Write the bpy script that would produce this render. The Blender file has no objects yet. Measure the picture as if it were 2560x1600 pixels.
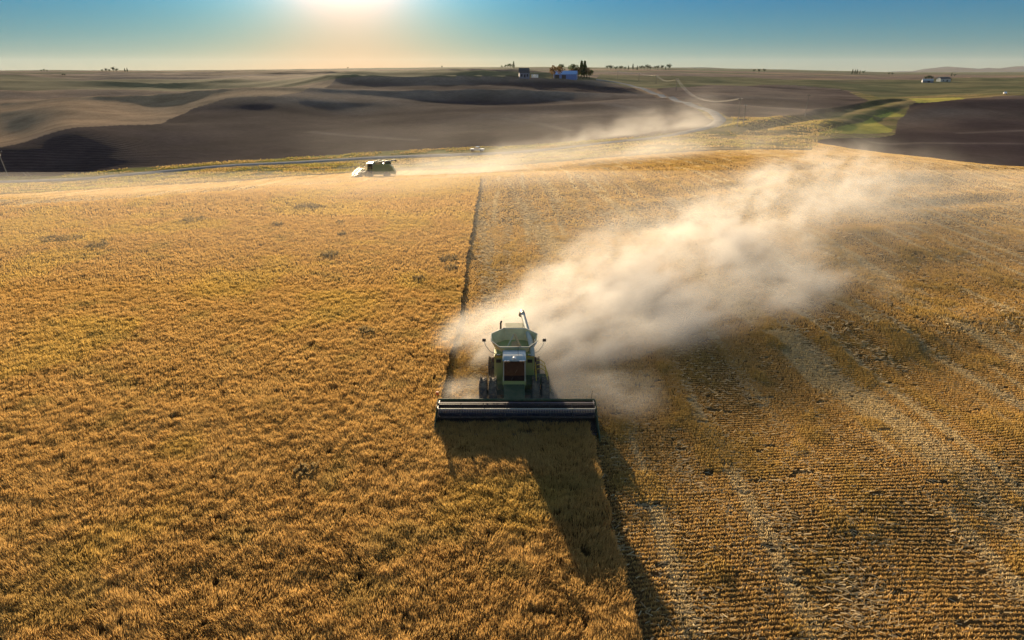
import bpy, bmesh, math, random
import numpy as np
from mathutils import Vector, Matrix
R = math.radians
random.seed(7)
rng = np.random.default_rng(11)
C = bpy.context.scene.collection
scene = bpy.context.scene

# ------------------------------------------------------------------ camera, sky, sun, exposure
H = 20.8                      # height of the camera above the near field (metres)
F = 1600.0                    # focal length in pixels of the 2560 px wide photograph
PITCH = R(21.24)
cam = bpy.data.cameras.new('camera')
cam.sensor_width = 36.0
cam.lens = 36.0 * F / 2560.0
cam.clip_start, cam.clip_end = 0.5, 90000
cam_o = bpy.data.objects.new('camera', cam)
cam_o.location = (0, 0, H)
cam_o.rotation_euler = (math.pi / 2 - PITCH, 0, 0)
C.objects.link(cam_o)
scene.camera = cam_o

SUN_EL, SUN_AZ = R(10.0), R(-13.0)       # azimuth from +Y, positive to +X
sun_dir = Vector((math.sin(SUN_AZ) * math.cos(SUN_EL), math.cos(SUN_AZ) * math.cos(SUN_EL), math.sin(SUN_EL)))
world = bpy.data.worlds.new('World')
scene.world = world
world.use_nodes = True
wn = world.node_tree.nodes
wl = world.node_tree.links
sky = wn.new('ShaderNodeTexSky')
sky.sky_type = 'NISHITA'
sky.sun_disc = False
sky.sun_elevation = SUN_EL
sky.sun_rotation = SUN_AZ
sky.air_density, sky.dust_density, sky.ozone_density = 1.0, 0.6, 3.0
bgn = wn['Background']
EXPOSURE = 1.75
SKY_STRENGTH = 0.08
HIGH_SKY = 0.26
bgn.inputs['Strength'].default_value = SKY_STRENGTH
def wm(op, a, b=0.0, clamp=False):
    nd = wn.new('ShaderNodeMath')
    nd.operation, nd.use_clamp = op, clamp
    for i, v in enumerate((a, b)):
        if hasattr(v, 'is_output'): wl.new(v, nd.inputs[i])
        else: nd.inputs[i].default_value = v
    return nd.outputs[0]
# the evening sky: the physical sky compressed, deeper blue with height, warm glow round the sun
wdir = wn.new('ShaderNodeTexCoord').outputs['Generated']
wsep = wn.new('ShaderNodeSeparateXYZ'); wl.new(wdir, wsep.inputs[0])
wdot = wn.new('ShaderNodeVectorMath'); wdot.operation = 'DOT_PRODUCT'
wl.new(wdir, wdot.inputs[0]); wdot.inputs[1].default_value = sun_dir
glow = wm('EXPONENT', wm('MULTIPLY', wm('ARCCOSINE', wdot.outputs['Value']), -180 / math.pi / 8.0))
elev = wm('MINIMUM', wm('MAXIMUM', wm('MULTIPLY', wsep.outputs[2], 10.0), -0.1), 1.35)
wcol = wn.new('ShaderNodeSeparateColor'); wl.new(sky.outputs[0], wcol.inputs[0])
wcmb = wn.new('ShaderNodeCombineColor')
GRADE = [(-1.96, -2.45, 1.98, 5.15), (-1.660, -0.48, -0.242, 2.82), (-1.657, 0.22, -1.523, 2.85)]
for i, (k0, k1, k2, k3) in enumerate(GRADE):
    e = wm('ADD', wm('ADD', wm('MULTIPLY', elev, k1), k0), wm('MULTIPLY', glow, wm('ADD', wm('MULTIPLY', elev, k3), k2)))
    c = wm('MINIMUM', wm('MULTIPLY', wm('EXPONENT', e), wm('POWER', wm('MAXIMUM', wcol.outputs[i], 0.001), 0.3)), 1.25)
    wl.new(wm('MULTIPLY', c, 2.0 ** -EXPOSURE / SKY_STRENGTH), wcmb.inputs[i])
wup = wn.new('ShaderNodeMapRange'); wup.interpolation_type = 'SMOOTHSTEP'
wl.new(wsep.outputs[2], wup.inputs[0])
for i, v in ((1, 0.13), (2, 0.40)): wup.inputs[i].default_value = v
whi = wn.new('ShaderNodeMix'); whi.data_type = 'RGBA'; whi.blend_type = 'MULTIPLY'
whi.inputs[0].default_value = 1.0
wl.new(sky.outputs[0], whi.inputs[6])
whi.inputs[7].default_value = [HIGH_SKY * 2.0 ** -EXPOSURE / SKY_STRENGTH * k for k in (1.25, 1.0, 0.8)] + [1]
wmx = wn.new('ShaderNodeMix'); wmx.data_type = 'RGBA'
wl.new(wup.outputs[0], wmx.inputs[0]); wl.new(wcmb.outputs[0], wmx.inputs[6]); wl.new(whi.outputs[2], wmx.inputs[7])
wl.new(wmx.outputs[2], bgn.inputs['Color'])

sun = bpy.data.lights.new('sun', 'SUN')
sun.energy = 5.0
sun.angle = R(0.6)
sun.color = (1.0, 0.78, 0.50)
sun_o = bpy.data.objects.new('sun', sun)
sun_o.rotation_euler = (-sun_dir).to_track_quat('-Z', 'Y').to_euler()
sun_o.location = (-40, 150, 60)
C.objects.link(sun_o)

scene.view_settings.view_transform = 'Standard'
scene.view_settings.look = 'None'
scene.view_settings.exposure = EXPOSURE
scene.cycles.max_bounces = 8
scene.cycles.volume_bounces = 2
scene.cycles.transmission_bounces = 4
scene.cycles.volume_max_steps = 256
scene.cycles.transparent_max_bounces = 96
scene.cycles.use_denoising = True

# ------------------------------------------------------------------ small helpers
def link(o):
    C.objects.link(o)
    return o

def tag(o, label=None, cat=None, group=None, kind=None):
    if label: o['label'] = label
    if cat: o['category'] = cat
    if group: o['group'] = group
    if kind: o['kind'] = kind
    return o

def empty(name, loc=(0, 0, 0), rz=0.0):
    o = bpy.data.objects.new(name, None)
    o.location = loc
    o.rotation_euler = (0, 0, rz)
    o.empty_display_size = 0.5
    return link(o)

def np_mesh(name, verts, faces, mat, colors=None, smooth=False, kind=None, parent=None):
    """verts (n,3), faces (m,k) with k 3 or 4, colors (n,3) -> point colour attribute 'tint'"""
    me = bpy.data.meshes.new(name)
    n, (m, k) = len(verts), faces.shape
    me.vertices.add(n)
    me.vertices.foreach_set('co', np.ascontiguousarray(verts, dtype=np.float32).ravel())
    me.loops.add(m * k)
    me.loops.foreach_set('vertex_index', np.ascontiguousarray(faces, dtype=np.int32).ravel())
    me.polygons.add(m)
    me.polygons.foreach_set('loop_start', np.arange(0, m * k, k, dtype=np.int32))
    me.polygons.foreach_set('use_smooth', np.full(m, smooth, dtype=bool))
    me.update(calc_edges=True)
    if colors is not None:
        a = me.attributes.new('tint', 'FLOAT_COLOR', 'POINT')
        a.data.foreach_set('color', np.column_stack([colors, np.ones(n)]).astype(np.float32).ravel())
    me.materials.append(mat)
    o = link(bpy.data.objects.new(name, me))
    if kind: o['kind'] = kind
    if parent: o.parent = parent
    return o

def hash2(ix, iy, seed):
    h = (ix.astype(np.int64) * 374761393 + iy.astype(np.int64) * 668265263 + seed * 974634777) & 0xFFFFFFFF
    h = ((h ^ (h >> 13)) * 1274126177) & 0xFFFFFFFF
    return ((h ^ (h >> 16)) & 0xFFFF) / 65535.0

def vnoise(x, y, seed=0):
    """value noise in 0..1"""
    ix, iy = np.floor(x), np.floor(y)
    fx, fy = x - ix, y - iy
    fx, fy = fx * fx * (3 - 2 * fx), fy * fy * (3 - 2 * fy)
    a, b = hash2(ix, iy, seed), hash2(ix + 1, iy, seed)
    c, d = hash2(ix, iy + 1, seed), hash2(ix + 1, iy + 1, seed)
    return (a * (1 - fx) + b * fx) * (1 - fy) + (c * (1 - fx) + d * fx) * fy

def fbm(x, y, seed=0, oct=3):
    s, a, t = 0, 1.0, 0
    for k in range(oct):
        s = s + a * vnoise(x * 2 ** k + 17.3 * k, y * 2 ** k - 9.1 * k, seed + k)
        t += a
        a *= 0.55
    return s / t

def sstep(a, b, x):
    t = np.clip((x - a) / (b - a), 0, 1)
    return t * t * (3 - 2 * t)

class NT:
    """short hand for building node trees"""
    def __init__(s, tree):
        s.t = tree
    def n(s, kind, ins=None, **props):
        nd = s.t.nodes.new('ShaderNode' + kind)
        for k, v in props.items(): setattr(nd, k, v)
        for k, v in (ins or {}).items():
            if hasattr(v, 'is_output'): s.t.links.new(v, nd.inputs[k])
            else: nd.inputs[k].default_value = v
        return nd
    def m(s, op, a, b=0.0, c=0.0, clamp=False):
        nd = s.t.nodes.new('ShaderNodeMath')
        nd.operation, nd.use_clamp = op, clamp
        for i, v in enumerate((a, b, c)):
            if hasattr(v, 'is_output'): s.t.links.new(v, nd.inputs[i])
            else: nd.inputs[i].default_value = v
        return nd.outputs[0]
    def ramp(s, fac, stops):
        nd = s.t.nodes.new('ShaderNodeValToRGB')
        e = nd.color_ramp.elements
        while len(e) < len(stops): e.new(0.5)
        for q, (p, c) in zip(e, stops):
            q.position = p
            q.color = (*c, 1) if not isinstance(c, float) else (c, c, c, 1)
        s.t.links.new(fac, nd.inputs[0])
        return nd.outputs[0]
    def mix(s, fac, a, b, mode='MIX'):
        nd = s.t.nodes.new('ShaderNodeMix')
        nd.data_type, nd.blend_type = 'RGBA', mode
        for i, v in ((0, fac), (6, a), (7, b)):
            if hasattr(v, 'is_output'): s.t.links.new(v, nd.inputs[i])
            else: nd.inputs[i].default_value = v if not isinstance(v, tuple) else (*v, 1)[:4]
        return nd.outputs[2]

def new_mat(name):
    m = bpy.data.materials.new(name)
    m.use_nodes = True
    m.node_tree.nodes.clear()
    nt = NT(m.node_tree)
    out = nt.n('OutputMaterial')
    return m, nt, out

def paint(name, col, rough=0.5, metal=0.0, dust=0.35, scale=2.5, coat=0.0, spec=0.5):
    """painted or bare machine surface with a coat of field dust in patches"""
    m, nt, out = new_mat(name)
    tc = nt.n('TexCoord').outputs['Object']
    n1 = nt.n('TexNoise', {'Vector': tc, 'Scale': scale, 'Detail': 6.0, 'Roughness': 0.65}).outputs[0]
    f = nt.m('MULTIPLY', nt.ramp(n1, [(0.35, 0.0), (0.72, 1.0)]), dust)
    c = nt.mix(f, col, (0.36, 0.26, 0.15))
    b = nt.n('BsdfPrincipled', {'Base Color': c, 'Metallic': metal, 'Coat Weight': coat, 'Specular IOR Level': spec,
                                'Roughness': nt.m('ADD', nt.m('MULTIPLY', f, 0.5), rough, clamp=True)})
    nt.t.links.new(b.outputs[0], out.inputs[0])
    return m

M = {}
M['green'] = paint('green_paint', (0.29, 0.32, 0.085), 0.42, dust=0.6)
M['dark_green'] = paint('dark_green_paint', (0.035, 0.055, 0.020), 0.8, dust=0.22)
M['yellow'] = paint('yellow_paint', (0.55, 0.38, 0.03), 0.4, dust=0.4)
M['black'] = paint('black_paint', (0.012, 0.011, 0.012), 0.45, dust=0.12)
M['rubber'] = paint('tyre_rubber', (0.030, 0.024, 0.024), 0.8, dust=0.65)
M['steel'] = paint('worn_steel', (0.050, 0.046, 0.085), 0.55, 0.2, dust=0.25)
M['bright'] = paint('polished_steel', (0.75, 0.72, 0.68), 0.2, 0.9, dust=0.05)
M['tank'] = paint('tank_inner_sheet', (0.66, 0.55, 0.26), 0.45, dust=0.5)
M['rim'] = paint('tank_rim_edge', (0.40, 0.40, 0.32), 0.5, 0.0, dust=0.3)
M['table'] = paint('dark_header_table', (0.022, 0.014, 0.015), 0.7, dust=0.12)
M['white'] = paint('white_paint', (0.78, 0.77, 0.74), 0.4, dust=0.15)
M['orange'] = paint('orange_plastic', (0.75, 0.12, 0.02), 0.4, dust=0.1)
M['red'] = paint('red_brown_panel', (0.07, 0.022, 0.018), 0.5, dust=0.2)
M['grain'] = paint('wheat_grain', (0.5, 0.33, 0.15), 0.8, dust=0.3, scale=9)
M['glass'] = paint('dark_cab_glass', (0.022, 0.012, 0.013), 0.12, dust=0.07, spec=0.2)
M['roof_pale'] = paint('pale_cab_roof', (0.30, 0.36, 0.36), 0.3, dust=0.3, coat=0.3)
M['wood'] = paint('weathered_wood', (0.20, 0.17, 0.15), 0.85, dust=0.3)
M['barn_roof'] = paint('dark_shingle_roof', (0.05, 0.05, 0.055), 0.8, dust=0.15)
M['barn_wall'] = paint('grey_barn_wall', (0.20, 0.20, 0.24), 0.8, dust=0.1)
M['blue_roof'] = paint('blue_metal_roof', (0.16, 0.33, 0.60), 0.35, 0.0, dust=0.05)
M['blue_wall'] = paint('blue_metal_wall', (0.13, 0.21, 0.46), 0.5, 0.0, dust=0.05)
M['door'] = paint('dark_doorway', (0.03, 0.03, 0.035), 0.8, dust=0.1)
M['wire'] = paint('bright_wire', (0.85, 0.80, 0.70), 0.25, 1.0, dust=0.0)
M['bark'] = paint('bark', (0.06, 0.045, 0.03), 0.9, dust=0.1)

class MB:
    """collects shapes into one bmesh and links them as one mesh object"""
    def __init__(s):
        s.b = bmesh.new()
    def box(s, x0, x1, y0, y1, z0, z1, rot=None, pivot=None):
        v = [s.b.verts.new((x, y, z)) for z in (z0, z1) for x, y in ((x0, y0), (x1, y0), (x1, y1), (x0, y1))]
        for f in ((3, 2, 1, 0), (4, 5, 6, 7), (0, 1, 5, 4), (1, 2, 6, 5), (2, 3, 7, 6), (3, 0, 4, 7)):
            s.b.faces.new([v[i] for i in f])
        if rot:
            p = Vector(pivot or ((x0 + x1) / 2, (y0 + y1) / 2, (z0 + z1) / 2))
            for q in v: q.co = rot @ (q.co - p) + p
        return s
    def hexa(s, pts):
        v = [s.b.verts.new(p) for p in pts]        # 4 bottom, 4 top, same turn
        for f in ((3, 2, 1, 0), (4, 5, 6, 7), (0, 1, 5, 4), (1, 2, 6, 5), (2, 3, 7, 6), (3, 0, 4, 7)):
            s.b.faces.new([v[i] for i in f])
        return s
    def prism(s, pts, axis, a, b):
        """outline pts in the two other axes, extruded along axis from a to b"""
        def P(p, t):
            return {'x': (t, p[0], p[1]), 'y': (p[0], t, p[1]), 'z': (p[0], p[1], t)}[axis]
        u = [s.b.verts.new(P(p, a)) for p in pts]
        w = [s.b.verts.new(P(p, b)) for p in pts]
        s.b.faces.new(u); s.b.faces.new(w[::-1])
        for i in range(len(pts)):
            j = (i + 1) % len(pts)
            s.b.faces.new((u[j], u[i], w[i], w[j]))
        return s
    def tube(s, pts, r, seg=8, r2=None, caps=True):
        pts = [Vector(p) for p in pts]
        rings = []
        for i, p in enumerate(pts):
            d = (pts[min(i + 1, len(pts) - 1)] - pts[max(i - 1, 0)]).normalized()
            a = d.orthogonal().normalized() if abs(d.z) > 0.99 else d.cross(Vector((0, 0, 1))).normalized()
            b = d.cross(a)
            rr = r if r2 is None else r + (r2 - r) * i / (len(pts) - 1)
            rings.append([s.b.verts.new(p + (a * math.cos(t) + b * math.sin(t)) * rr)
                          for t in (2 * math.pi * k / seg for k in range(seg))])
        for u, w in zip(rings, rings[1:]):
            for k in range(seg):
                s.b.faces.new((u[k], u[(k + 1) % seg], w[(k + 1) % seg], w[k]))
        if caps:
            s.b.faces.new(rings[0][::-1]); s.b.faces.new(rings[-1])
        return s
    def lathe_x(s, prof, cx, cy, cz, seg=28):
        """profile (offset along x, radius) turned about the x axis"""
        rings = [[s.b.verts.new((cx + o, cy + r * math.cos(t), cz + r * math.sin(t)))
                  for t in (2 * math.pi * k / seg for k in range(seg))] for o, r in prof]
        for u, w in zip(rings, rings[1:]):
            for k in range(seg):
                s.b.faces.new((u[k], w[k], w[(k + 1) % seg], u[(k + 1) % seg]))
        s.b.faces.new(rings[0]); s.b.faces.new(rings[-1][::-1])
        return s
    def ball(s, c, r, sub=2, sc=(1, 1, 1)):
        bmesh.ops.create_icosphere(s.b, subdivisions=sub, radius=r,
                                   matrix=Matrix.Translation(c) @ Matrix.Diagonal((*sc, 1)))
        return s
    def build(s, name, mat, parent=None, bevel=0.0, smooth=False, loc=None):
        bmesh.ops.recalc_face_normals(s.b, faces=s.b.faces)
        me = bpy.data.meshes.new(name)
        s.b.to_mesh(me); s.b.free()
        me.materials.append(mat)
        if smooth:
            me.polygons.foreach_set('use_smooth', [True] * len(me.polygons))
        o = link(bpy.data.objects.new(name, me))
        if smooth:
            me.set_sharp_from_angle(angle=R(40))
        if bevel:
            bv = o.modifiers.new('bevel', 'BEVEL')
            bv.width, bv.segments, bv.limit_method, bv.angle_limit = bevel, 2, 'ANGLE', R(35)
        if parent: o.parent = parent
        if loc: o.location = loc
        return o

def copy_tree(o, parent=None):
    c = o.copy()
    C.objects.link(c)
    c.parent = parent
    for ch in list(o.children): copy_tree(ch, c)
    return c

# ------------------------------------------------------------------ terrain: heights of the rolling farmland
CP, SP = math.cos(PITCH), math.sin(PITCH)
def ray(px, py):
    """photo pixel -> (sideways slope, fall per metre forward)"""
    x, y = (px - 1280) / F, (800 - py) / F
    yf = CP + SP * y
    return x / yf, (CP * y - SP) / yf

# surveyed profiles: for one line of sight each, (picture row, metres forward) of what is seen there
PROF = {
 -500: [(515,105),(490,170),(458,225),(444,240),(380,285),(350,345),(310,420),(268,520),(242,570),(228,720),(207,900),(188,1500),(181,3000),(178,8000)],
 0:   [(515,105),(486,165),(455,225),(441,240),(366,272),(344,340),(305,420),(264,520),(240,570),(222,700),(205,900),(188,1500),(180,3000),(177,8000)],
 200: [(507,108),(478,168),(449,225),(434,240),(317,305),(298,370),(272,450),(250,540),(232,620),(220,740),(205,950),(188,1500),(180,3000),(177,8000)],
 400: [(495,113),(466,172),(436,225),(419,242),(311,345),(296,410),(262,480),(244,560),(232,640),(215,820),(204,950),(187,1500),(180,3000),(177,8000)],
 640: [(478,120),(450,178),(412,232),(399,248),(300,385),(244,485),(235,580),(220,720),(204,900),(186,1500),(179,3000),(176,8000)],
 900: [(455,138),(440,174),(428,205),(397,245),(380,262),(300,395),(240,530),(197,700),(190,1100),(182,1700),(175,3500),(172,8000)],
 1280:[(447,132),(430,165),(413,195),(382,240),(363,260),(300,380),(240,540),(192,720),(186,1200),(178,2200),(171,4500),(169,8000)],
 1600:[(430,140),(388,188),(349,240),(342,255),(300,345),(260,460),(222,640),(197,900),(186,1500),(178,2600),(172,5000),(170,8000)],
 1800:[(410,148),(376,190),(340,240),(300,305),(275,385),(250,475),(225,630),(205,900),(190,1500),(180,3000),(175,6000),(172,9000)],
 2030:[(395,155),(376,188),(345,232),(310,300),(285,375),(255,475),(240,570),(215,800),(195,1400),(184,3000),(177,8000)],
 2240:[(405,150),(387,185),(383,240),(340,305),(300,370),(262,440),(252,490),(243,610),(215,900),(195,1600),(187,3500),(182,8000)],
 2560:[(424,158),(417,215),(350,290),(300,370),(237,505),(232,640),(215,900),(200,1400),(188,3500),(181,8000)],
 3100:[(440,158),(427,215),(360,290),(310,370),(240,505),(234,640),(215,900),(200,1400),(188,3500),(181,8000)],
}
def pchip(x, y, q):
    x, y = np.asarray(x, float), np.asarray(y, float)
    h = np.diff(x); d = np.diff(y, axis=0) / (h if y.ndim == 1 else h[:, None])
    m = np.zeros_like(y)
    hh = h if y.ndim == 1 else h[:, None]
    w1, w2 = 2 * hh[1:] + hh[:-1], hh[1:] + 2 * hh[:-1]
    with np.errstate(divide='ignore', invalid='ignore'):
        mm = (w1 + w2) / (w1 / d[:-1] + w2 / d[1:])
    m[1:-1] = np.where(d[:-1] * d[1:] > 0, mm, 0)
    m[0], m[-1] = d[0], d[-1]
    i = np.clip(np.searchsorted(x, q) - 1, 0, len(x) - 2)
    t = (q - x[i]) / h[i]
    hi = h[i]
    if y.ndim > 1: t, hi = t[:, None], hi[:, None]
    return ((1 + 2 * t) * (1 - t) ** 2 * y[i] + t * (1 - t) ** 2 * hi * m[i]
            + t * t * (3 - 2 * t) * y[i + 1] + t * t * (t - 1) * hi * m[i + 1])

YG = np.exp(np.arange(math.log(3.0), math.log(14000.0), 0.0085))
AG = np.concatenate([np.arange(-80, -44, 2.0), np.arange(-44, 44.01, 0.11), np.arange(46, 81, 2.0)])
SG = np.tan(np.radians(AG))
cols, cz = [], []
for px, pr in sorted(PROF.items()):
    ys, zs = [1.0, 30.0, 60.0, 80.0], [0.0, 0.0, 0.0, 0.0]
    for py, Y in pr:
        ys.append(Y); zs.append(H + ray(px, py)[1] * Y)
    ys.append(16000.0); zs.append(zs[-1] - 5)
    cols.append(ray(px, 360)[0])
    cz.append(pchip(np.log(ys), zs, np.log(YG)))
cols = [-6.0] + cols + [6.0]
cz = np.array([cz[0]] + cz + [cz[-1]])                     # (columns, Y)
ZG = pchip(cols, cz, SG).T                                  # (Y, S)
XG = SG[None, :] * YG[:, None]
YY = np.repeat(YG[:, None], len(SG), 1)
far = sstep(230, 420, YY)
ZG = ZG + far * ((fbm(XG / 90, YY / 60, 3, 2) - 0.5) * 4.5 + (0.62 - np.abs(2 * fbm((XG + 0.5 * YY) / 260, (YY - 0.12 * XG) / 120, 24, 2) - 1) ** 0.85) * 12.0 * sstep(300, 480, YY) * (0.35 + 0.65 * sstep(150, -50, XG))) * sstep(3500, 1200, YY) \
        + sstep(900, 2500, YY) * (fbm(XG / 500, YY / 350, 5, 3) - 0.5) * 16 \
        + (fbm(XG / 26, YY / 22, 8, 2) - 0.5) * 0.5 * sstep(50, 90, YY) + (fbm((XG + 1.2 * YY) / 46, (YY - 0.42 * XG) / 10, 9, 2) - 0.5) * 1.1 * sstep(6.5, 16, XG) * sstep(230, 120, YY) * sstep(10, 22, YY)

DITCH = [(1880, 324), (1945, 311), (2010, 298), (2070, 284), (2130, 272), (2195, 260), (2250, 252)]
def ditch_dist(X, Y, P):
    d, side = np.full(X.shape, 1e9), np.zeros(X.shape)
    for a, b in zip(P, P[1:]):
        vx, vy = b.x - a.x, b.y - a.y
        l2 = vx * vx + vy * vy + 1e-9
        t = np.clip(((X - a.x) * vx + (Y - a.y) * vy) / l2, 0, 1)
        q = np.hypot(X - a.x - t * vx, Y - a.y - t * vy)
        sg = np.sign(vx * (Y - a.y) - vy * (X - a.x))
        side = np.where(q < d, sg, side)
        d = np.minimum(d, q)
    return d * np.where(side == 0, 1, side)

def height(X, Y):
    X, Y = np.asarray(X, float), np.maximum(np.asarray(Y, float), 3.01)
    i = np.clip((np.log(Y) - math.log(3.0)) / 0.0085, 0, len(YG) - 1.001)
    a = np.degrees(np.arctan2(X, Y))
    j = np.clip(np.interp(a, AG, np.arange(len(AG))), 0, len(AG) - 1.001)
    i0, j0 = i.astype(int), j.astype(int)
    fi, fj = i - i0, j - j0
    return (ZG[i0, j0] * (1 - fi) * (1 - fj) + ZG[i0 + 1, j0] * fi * (1 - fj)
            + ZG[i0, j0 + 1] * (1 - fi) * fj + ZG[i0 + 1, j0 + 1] * fi * fj)

def hit(px, py):
    """where the line of sight through a photo pixel meets the ground"""
    s, g = ray(px, py)
    z = height(s * YG, YG)
    ok = np.nonzero(z >= H + g * YG)[0]
    Y = YG[ok[0]] if len(ok) else 9000.0
    if len(ok) and ok[0] > 0:
        k = ok[0]
        d0, d1 = H + g * YG[k - 1] - z[k - 1], z[k] - H - g * YG[k]
        Y = YG[k - 1] + (YG[k] - YG[k - 1]) * d0 / (d0 + d1 + 1e-9)
    return Vector((s * Y, Y, float(height(s * Y, Y))))

DP = [hit(*q) for q in DITCH]
DD = ditch_dist(XG, YY, DP)
ZG = ZG + 1.3 * np.exp(-((DD - 7) / 5.0) ** 2) - 1.0 * np.exp(-(DD / 4.0) ** 2) + 0.5 * np.exp(-((DD + 12) / 5.0) ** 2) - 0.4 * np.exp(-((DD + 22) / 4.5) ** 2)

def poly_mask(pix, X, Y):
    """soft-free test: which ground points lie inside a parcel given by its surveyed corners"""
    P = [hit(*p) for p in pix]
    px = np.array([math.atan2(p.x, p.y) for p in P]); py = np.array([math.log(p.y) for p in P])
    A, L = np.arctan2(X, Y), np.log(np.maximum(Y, 1))
    ins = np.zeros(A.shape, bool)
    n = len(P)
    for i in range(n):
        j = (i + 1) % n
        c = (py[i] > L) != (py[j] > L)
        with np.errstate(divide='ignore', invalid='ignore'):
            ins ^= c & (A < (px[j] - px[i]) * (L - py[i]) / (py[j] - py[i]) + px[i])
    return ins

def curve_Y(pix, X, Y):
    """distance of a surveyed boundary line in each direction"""
    P = sorted(((p.x / p.y, p.y) for p in (hit(*q) for q in pix)))
    return np.interp(X / np.maximum(Y, 1e-3), [p[0] for p in P], [p[1] for p in P])

L_UNCUT = [(-700, 545), (-200, 535), (0, 524), (300, 505), (640, 480), (900, 459), (1200, 447), (1300, 447)]
L_FIELD = [(-700, 500), (0, 486), (320, 468), (640, 449), (960, 427), (1280, 413), (1600, 388), (1900, 373), (2030, 375)]
L_VERGE = [(-700, 447), (0, 441), (160, 437), (320, 420), (640, 399), (960, 377), (1280, 363), (1600, 342), (1740, 322)]
PLOW_C = [(-900, 446), (0, 442), (160, 438), (320, 421), (640, 400), (960, 378), (1280, 364), (1600, 343), (1735, 325), (1790, 308),
          (1745, 275), (1680, 255), (1625, 236), (1572, 218), (1500, 200), (1400, 198), (1280, 192), (1100, 193), (840, 196),
          (770, 222), (690, 242), (560, 248), (480, 272), (420, 300), (380, 312), (300, 313), (200, 318), (100, 342), (0, 368), (-900, 372)]
PLOW_R = [(2045, 352), (2130, 345), (2236, 337), (2244, 300), (2262, 290), (2275, 264), (2290, 257), (2420, 246), (2560, 239), (3200, 239)]
PLOW_B = [(1760, 268), (1700, 250), (1660, 236), (1640, 222), (1760, 214), (1900, 212), (2100, 222), (2180, 250), (2150, 262), (2050, 285), (1940, 296), (1850, 300)]
GREEN_R = [(1490, 196), (1560, 210), (1640, 222), (1760, 214), (1900, 213), (2120, 226), (2200, 244), (2280, 240), (2560, 236), (3200, 236), (3200, 196),
           (2560, 193), (2300, 200), (2100, 206), (1880, 194), (1680, 190), (1500, 186)]
YEL = [[(2040, 333), (2100, 316), (2160, 304), (2180, 293), (2200, 310), (2232, 324), (2228, 330), (2120, 334)],
       [(2180, 290), (2230, 280), (2270, 291), (2200, 294)], [(2270, 246), (2400, 244), (2420, 247), (2290, 257)]]
ROADPIX = [(-300, 470), (-150, 463), (0, 455), (160, 450), (320, 437), (640, 411), (960, 394), (1280, 382), (1440, 367), (1600, 349), (1700, 334), (1760, 321),
           (1792, 308), (1800, 297), (1788, 285), (1762, 273), (1725, 261), (1690, 251), (1655, 240), (1625, 229), (1590, 218), (1540, 206), (1490, 199)]

def xe_left(Y): return np.interp(Y, [30, 53, 81, 130, 220], [-4.70, -4.72, -5.45, -6.3, -7.3])
def uncut(X, Y):
    edge = np.where(Y > 34.7, xe_left(Y), 4.86) + (vnoise(Y * 0.8, Y * 0 + 3.3, 21) - 0.5) * 0.35 + (vnoise(Y * 3.1, Y * 0, 22) - 0.5) * 0.12
    return (X < edge) & (Y < curve_Y(L_UNCUT, X, Y))

# land cover of every ground vertex
X_, Y_ = XG, YY
yf = curve_Y(L_FIELD, X_, Y_)
field = (Y_ < yf)
crest_r = poly_mask([(2030, 376), (2060, 349), (2130, 373), (2240, 388), (2400, 404), (2560, 424), (3300, 470), (3300, 1500), (2030, 1500)], X_, Y_)
field |= (Y_ < 120) | ((X_ / Y_ > ray(2030, 376)[0]) & (Y_ < np.interp(X_ / Y_, [ray(2030, 360)[0], ray(2130, 373)[0], ray(2560, 424)[0], 6], [200, 192, 175, 175])))
plow_r = (X_ / Y_ > ray(2045, 352)[0]) & (Y_ < curve_Y(PLOW_R, X_, Y_))
plow = (poly_mask(PLOW_C, X_, Y_) | plow_r | poly_mask(PLOW_B, X_, Y_)) & ~field
green = poly_mask(GREEN_R, X_, Y_) & ~field & ~plow
yel = np.zeros_like(field)
for q in YEL: yel |= poly_mask(q, X_, Y_)
yel &= ~field & ~plow
verge = ~field & ~plow & ~green & (Y_ < np.where(X_ / Y_ < ray(1740, 322)[0], curve_Y(L_VERGE, X_, Y_) + 4, 620))
n1, n2, n3 = fbm(X_ / 14, Y_ / 10, 31, 3), fbm(X_ / 60, Y_ / 30, 32, 3), fbm(X_ / 420, Y_ / 190, 33, 3)
col = np.zeros(X_.shape + (3,))
def setc(mask, c): col[mask] = c[mask] if np.ndim(c) == 3 else c
def lerp(a, b, t): return np.asarray(a) * (1 - t[..., None]) + np.asarray(b) * t[..., None]
setc(np.ones_like(field), lerp((0.36, 0.22, 0.12), (0.22, 0.145, 0.10), sstep(0.40, 0.6, n3)))
setc((Y_ > 620), lerp(col, np.asarray((0.12, 0.12, 0.05)), sstep(0.60, 0.66, fbm(X_ / 700, Y_ / 230, 37, 2)) * 0.7))
setc(Y_ > 2600, lerp(col, np.asarray((0.09, 0.12, 0.05)), sstep(2600, 4200, Y_) * 0.8))
setc(verge, lerp((0.36, 0.245, 0.10), (0.20, 0.17, 0.055), sstep(0.38, 0.62, n1)))
setc(green, lerp((0.105, 0.105, 0.042), (0.19, 0.155, 0.065), sstep(0.42, 0.6, n2)))
setc(yel, lerp((0.60, 0.47, 0.09), (0.46, 0.38, 0.08), n1))
setc(plow, lerp(lerp((0.084, 0.055, 0.049), (0.057, 0.037, 0.035), n2), np.asarray((0.25, 0.17, 0.12)), sstep(0.58, 0.95, 1 - np.abs(2 * fbm((X_ + 0.5 * Y_) / 260, (Y_ - 0.12 * X_) / 120, 24, 2) - 1) + .4 * (fbm(X_ / 60, Y_ / 35, 45, 2) - .5)) * sstep(300, 400, Y_)))  # pale eroded crests; their warm sunlit look is painted into this colour too
setc(field, lerp((0.15, 0.095, 0.040), (0.10, 0.062, 0.026), n1))
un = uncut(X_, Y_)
setc(un & field, np.asarray((0.085, 0.050, 0.020)))
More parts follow.
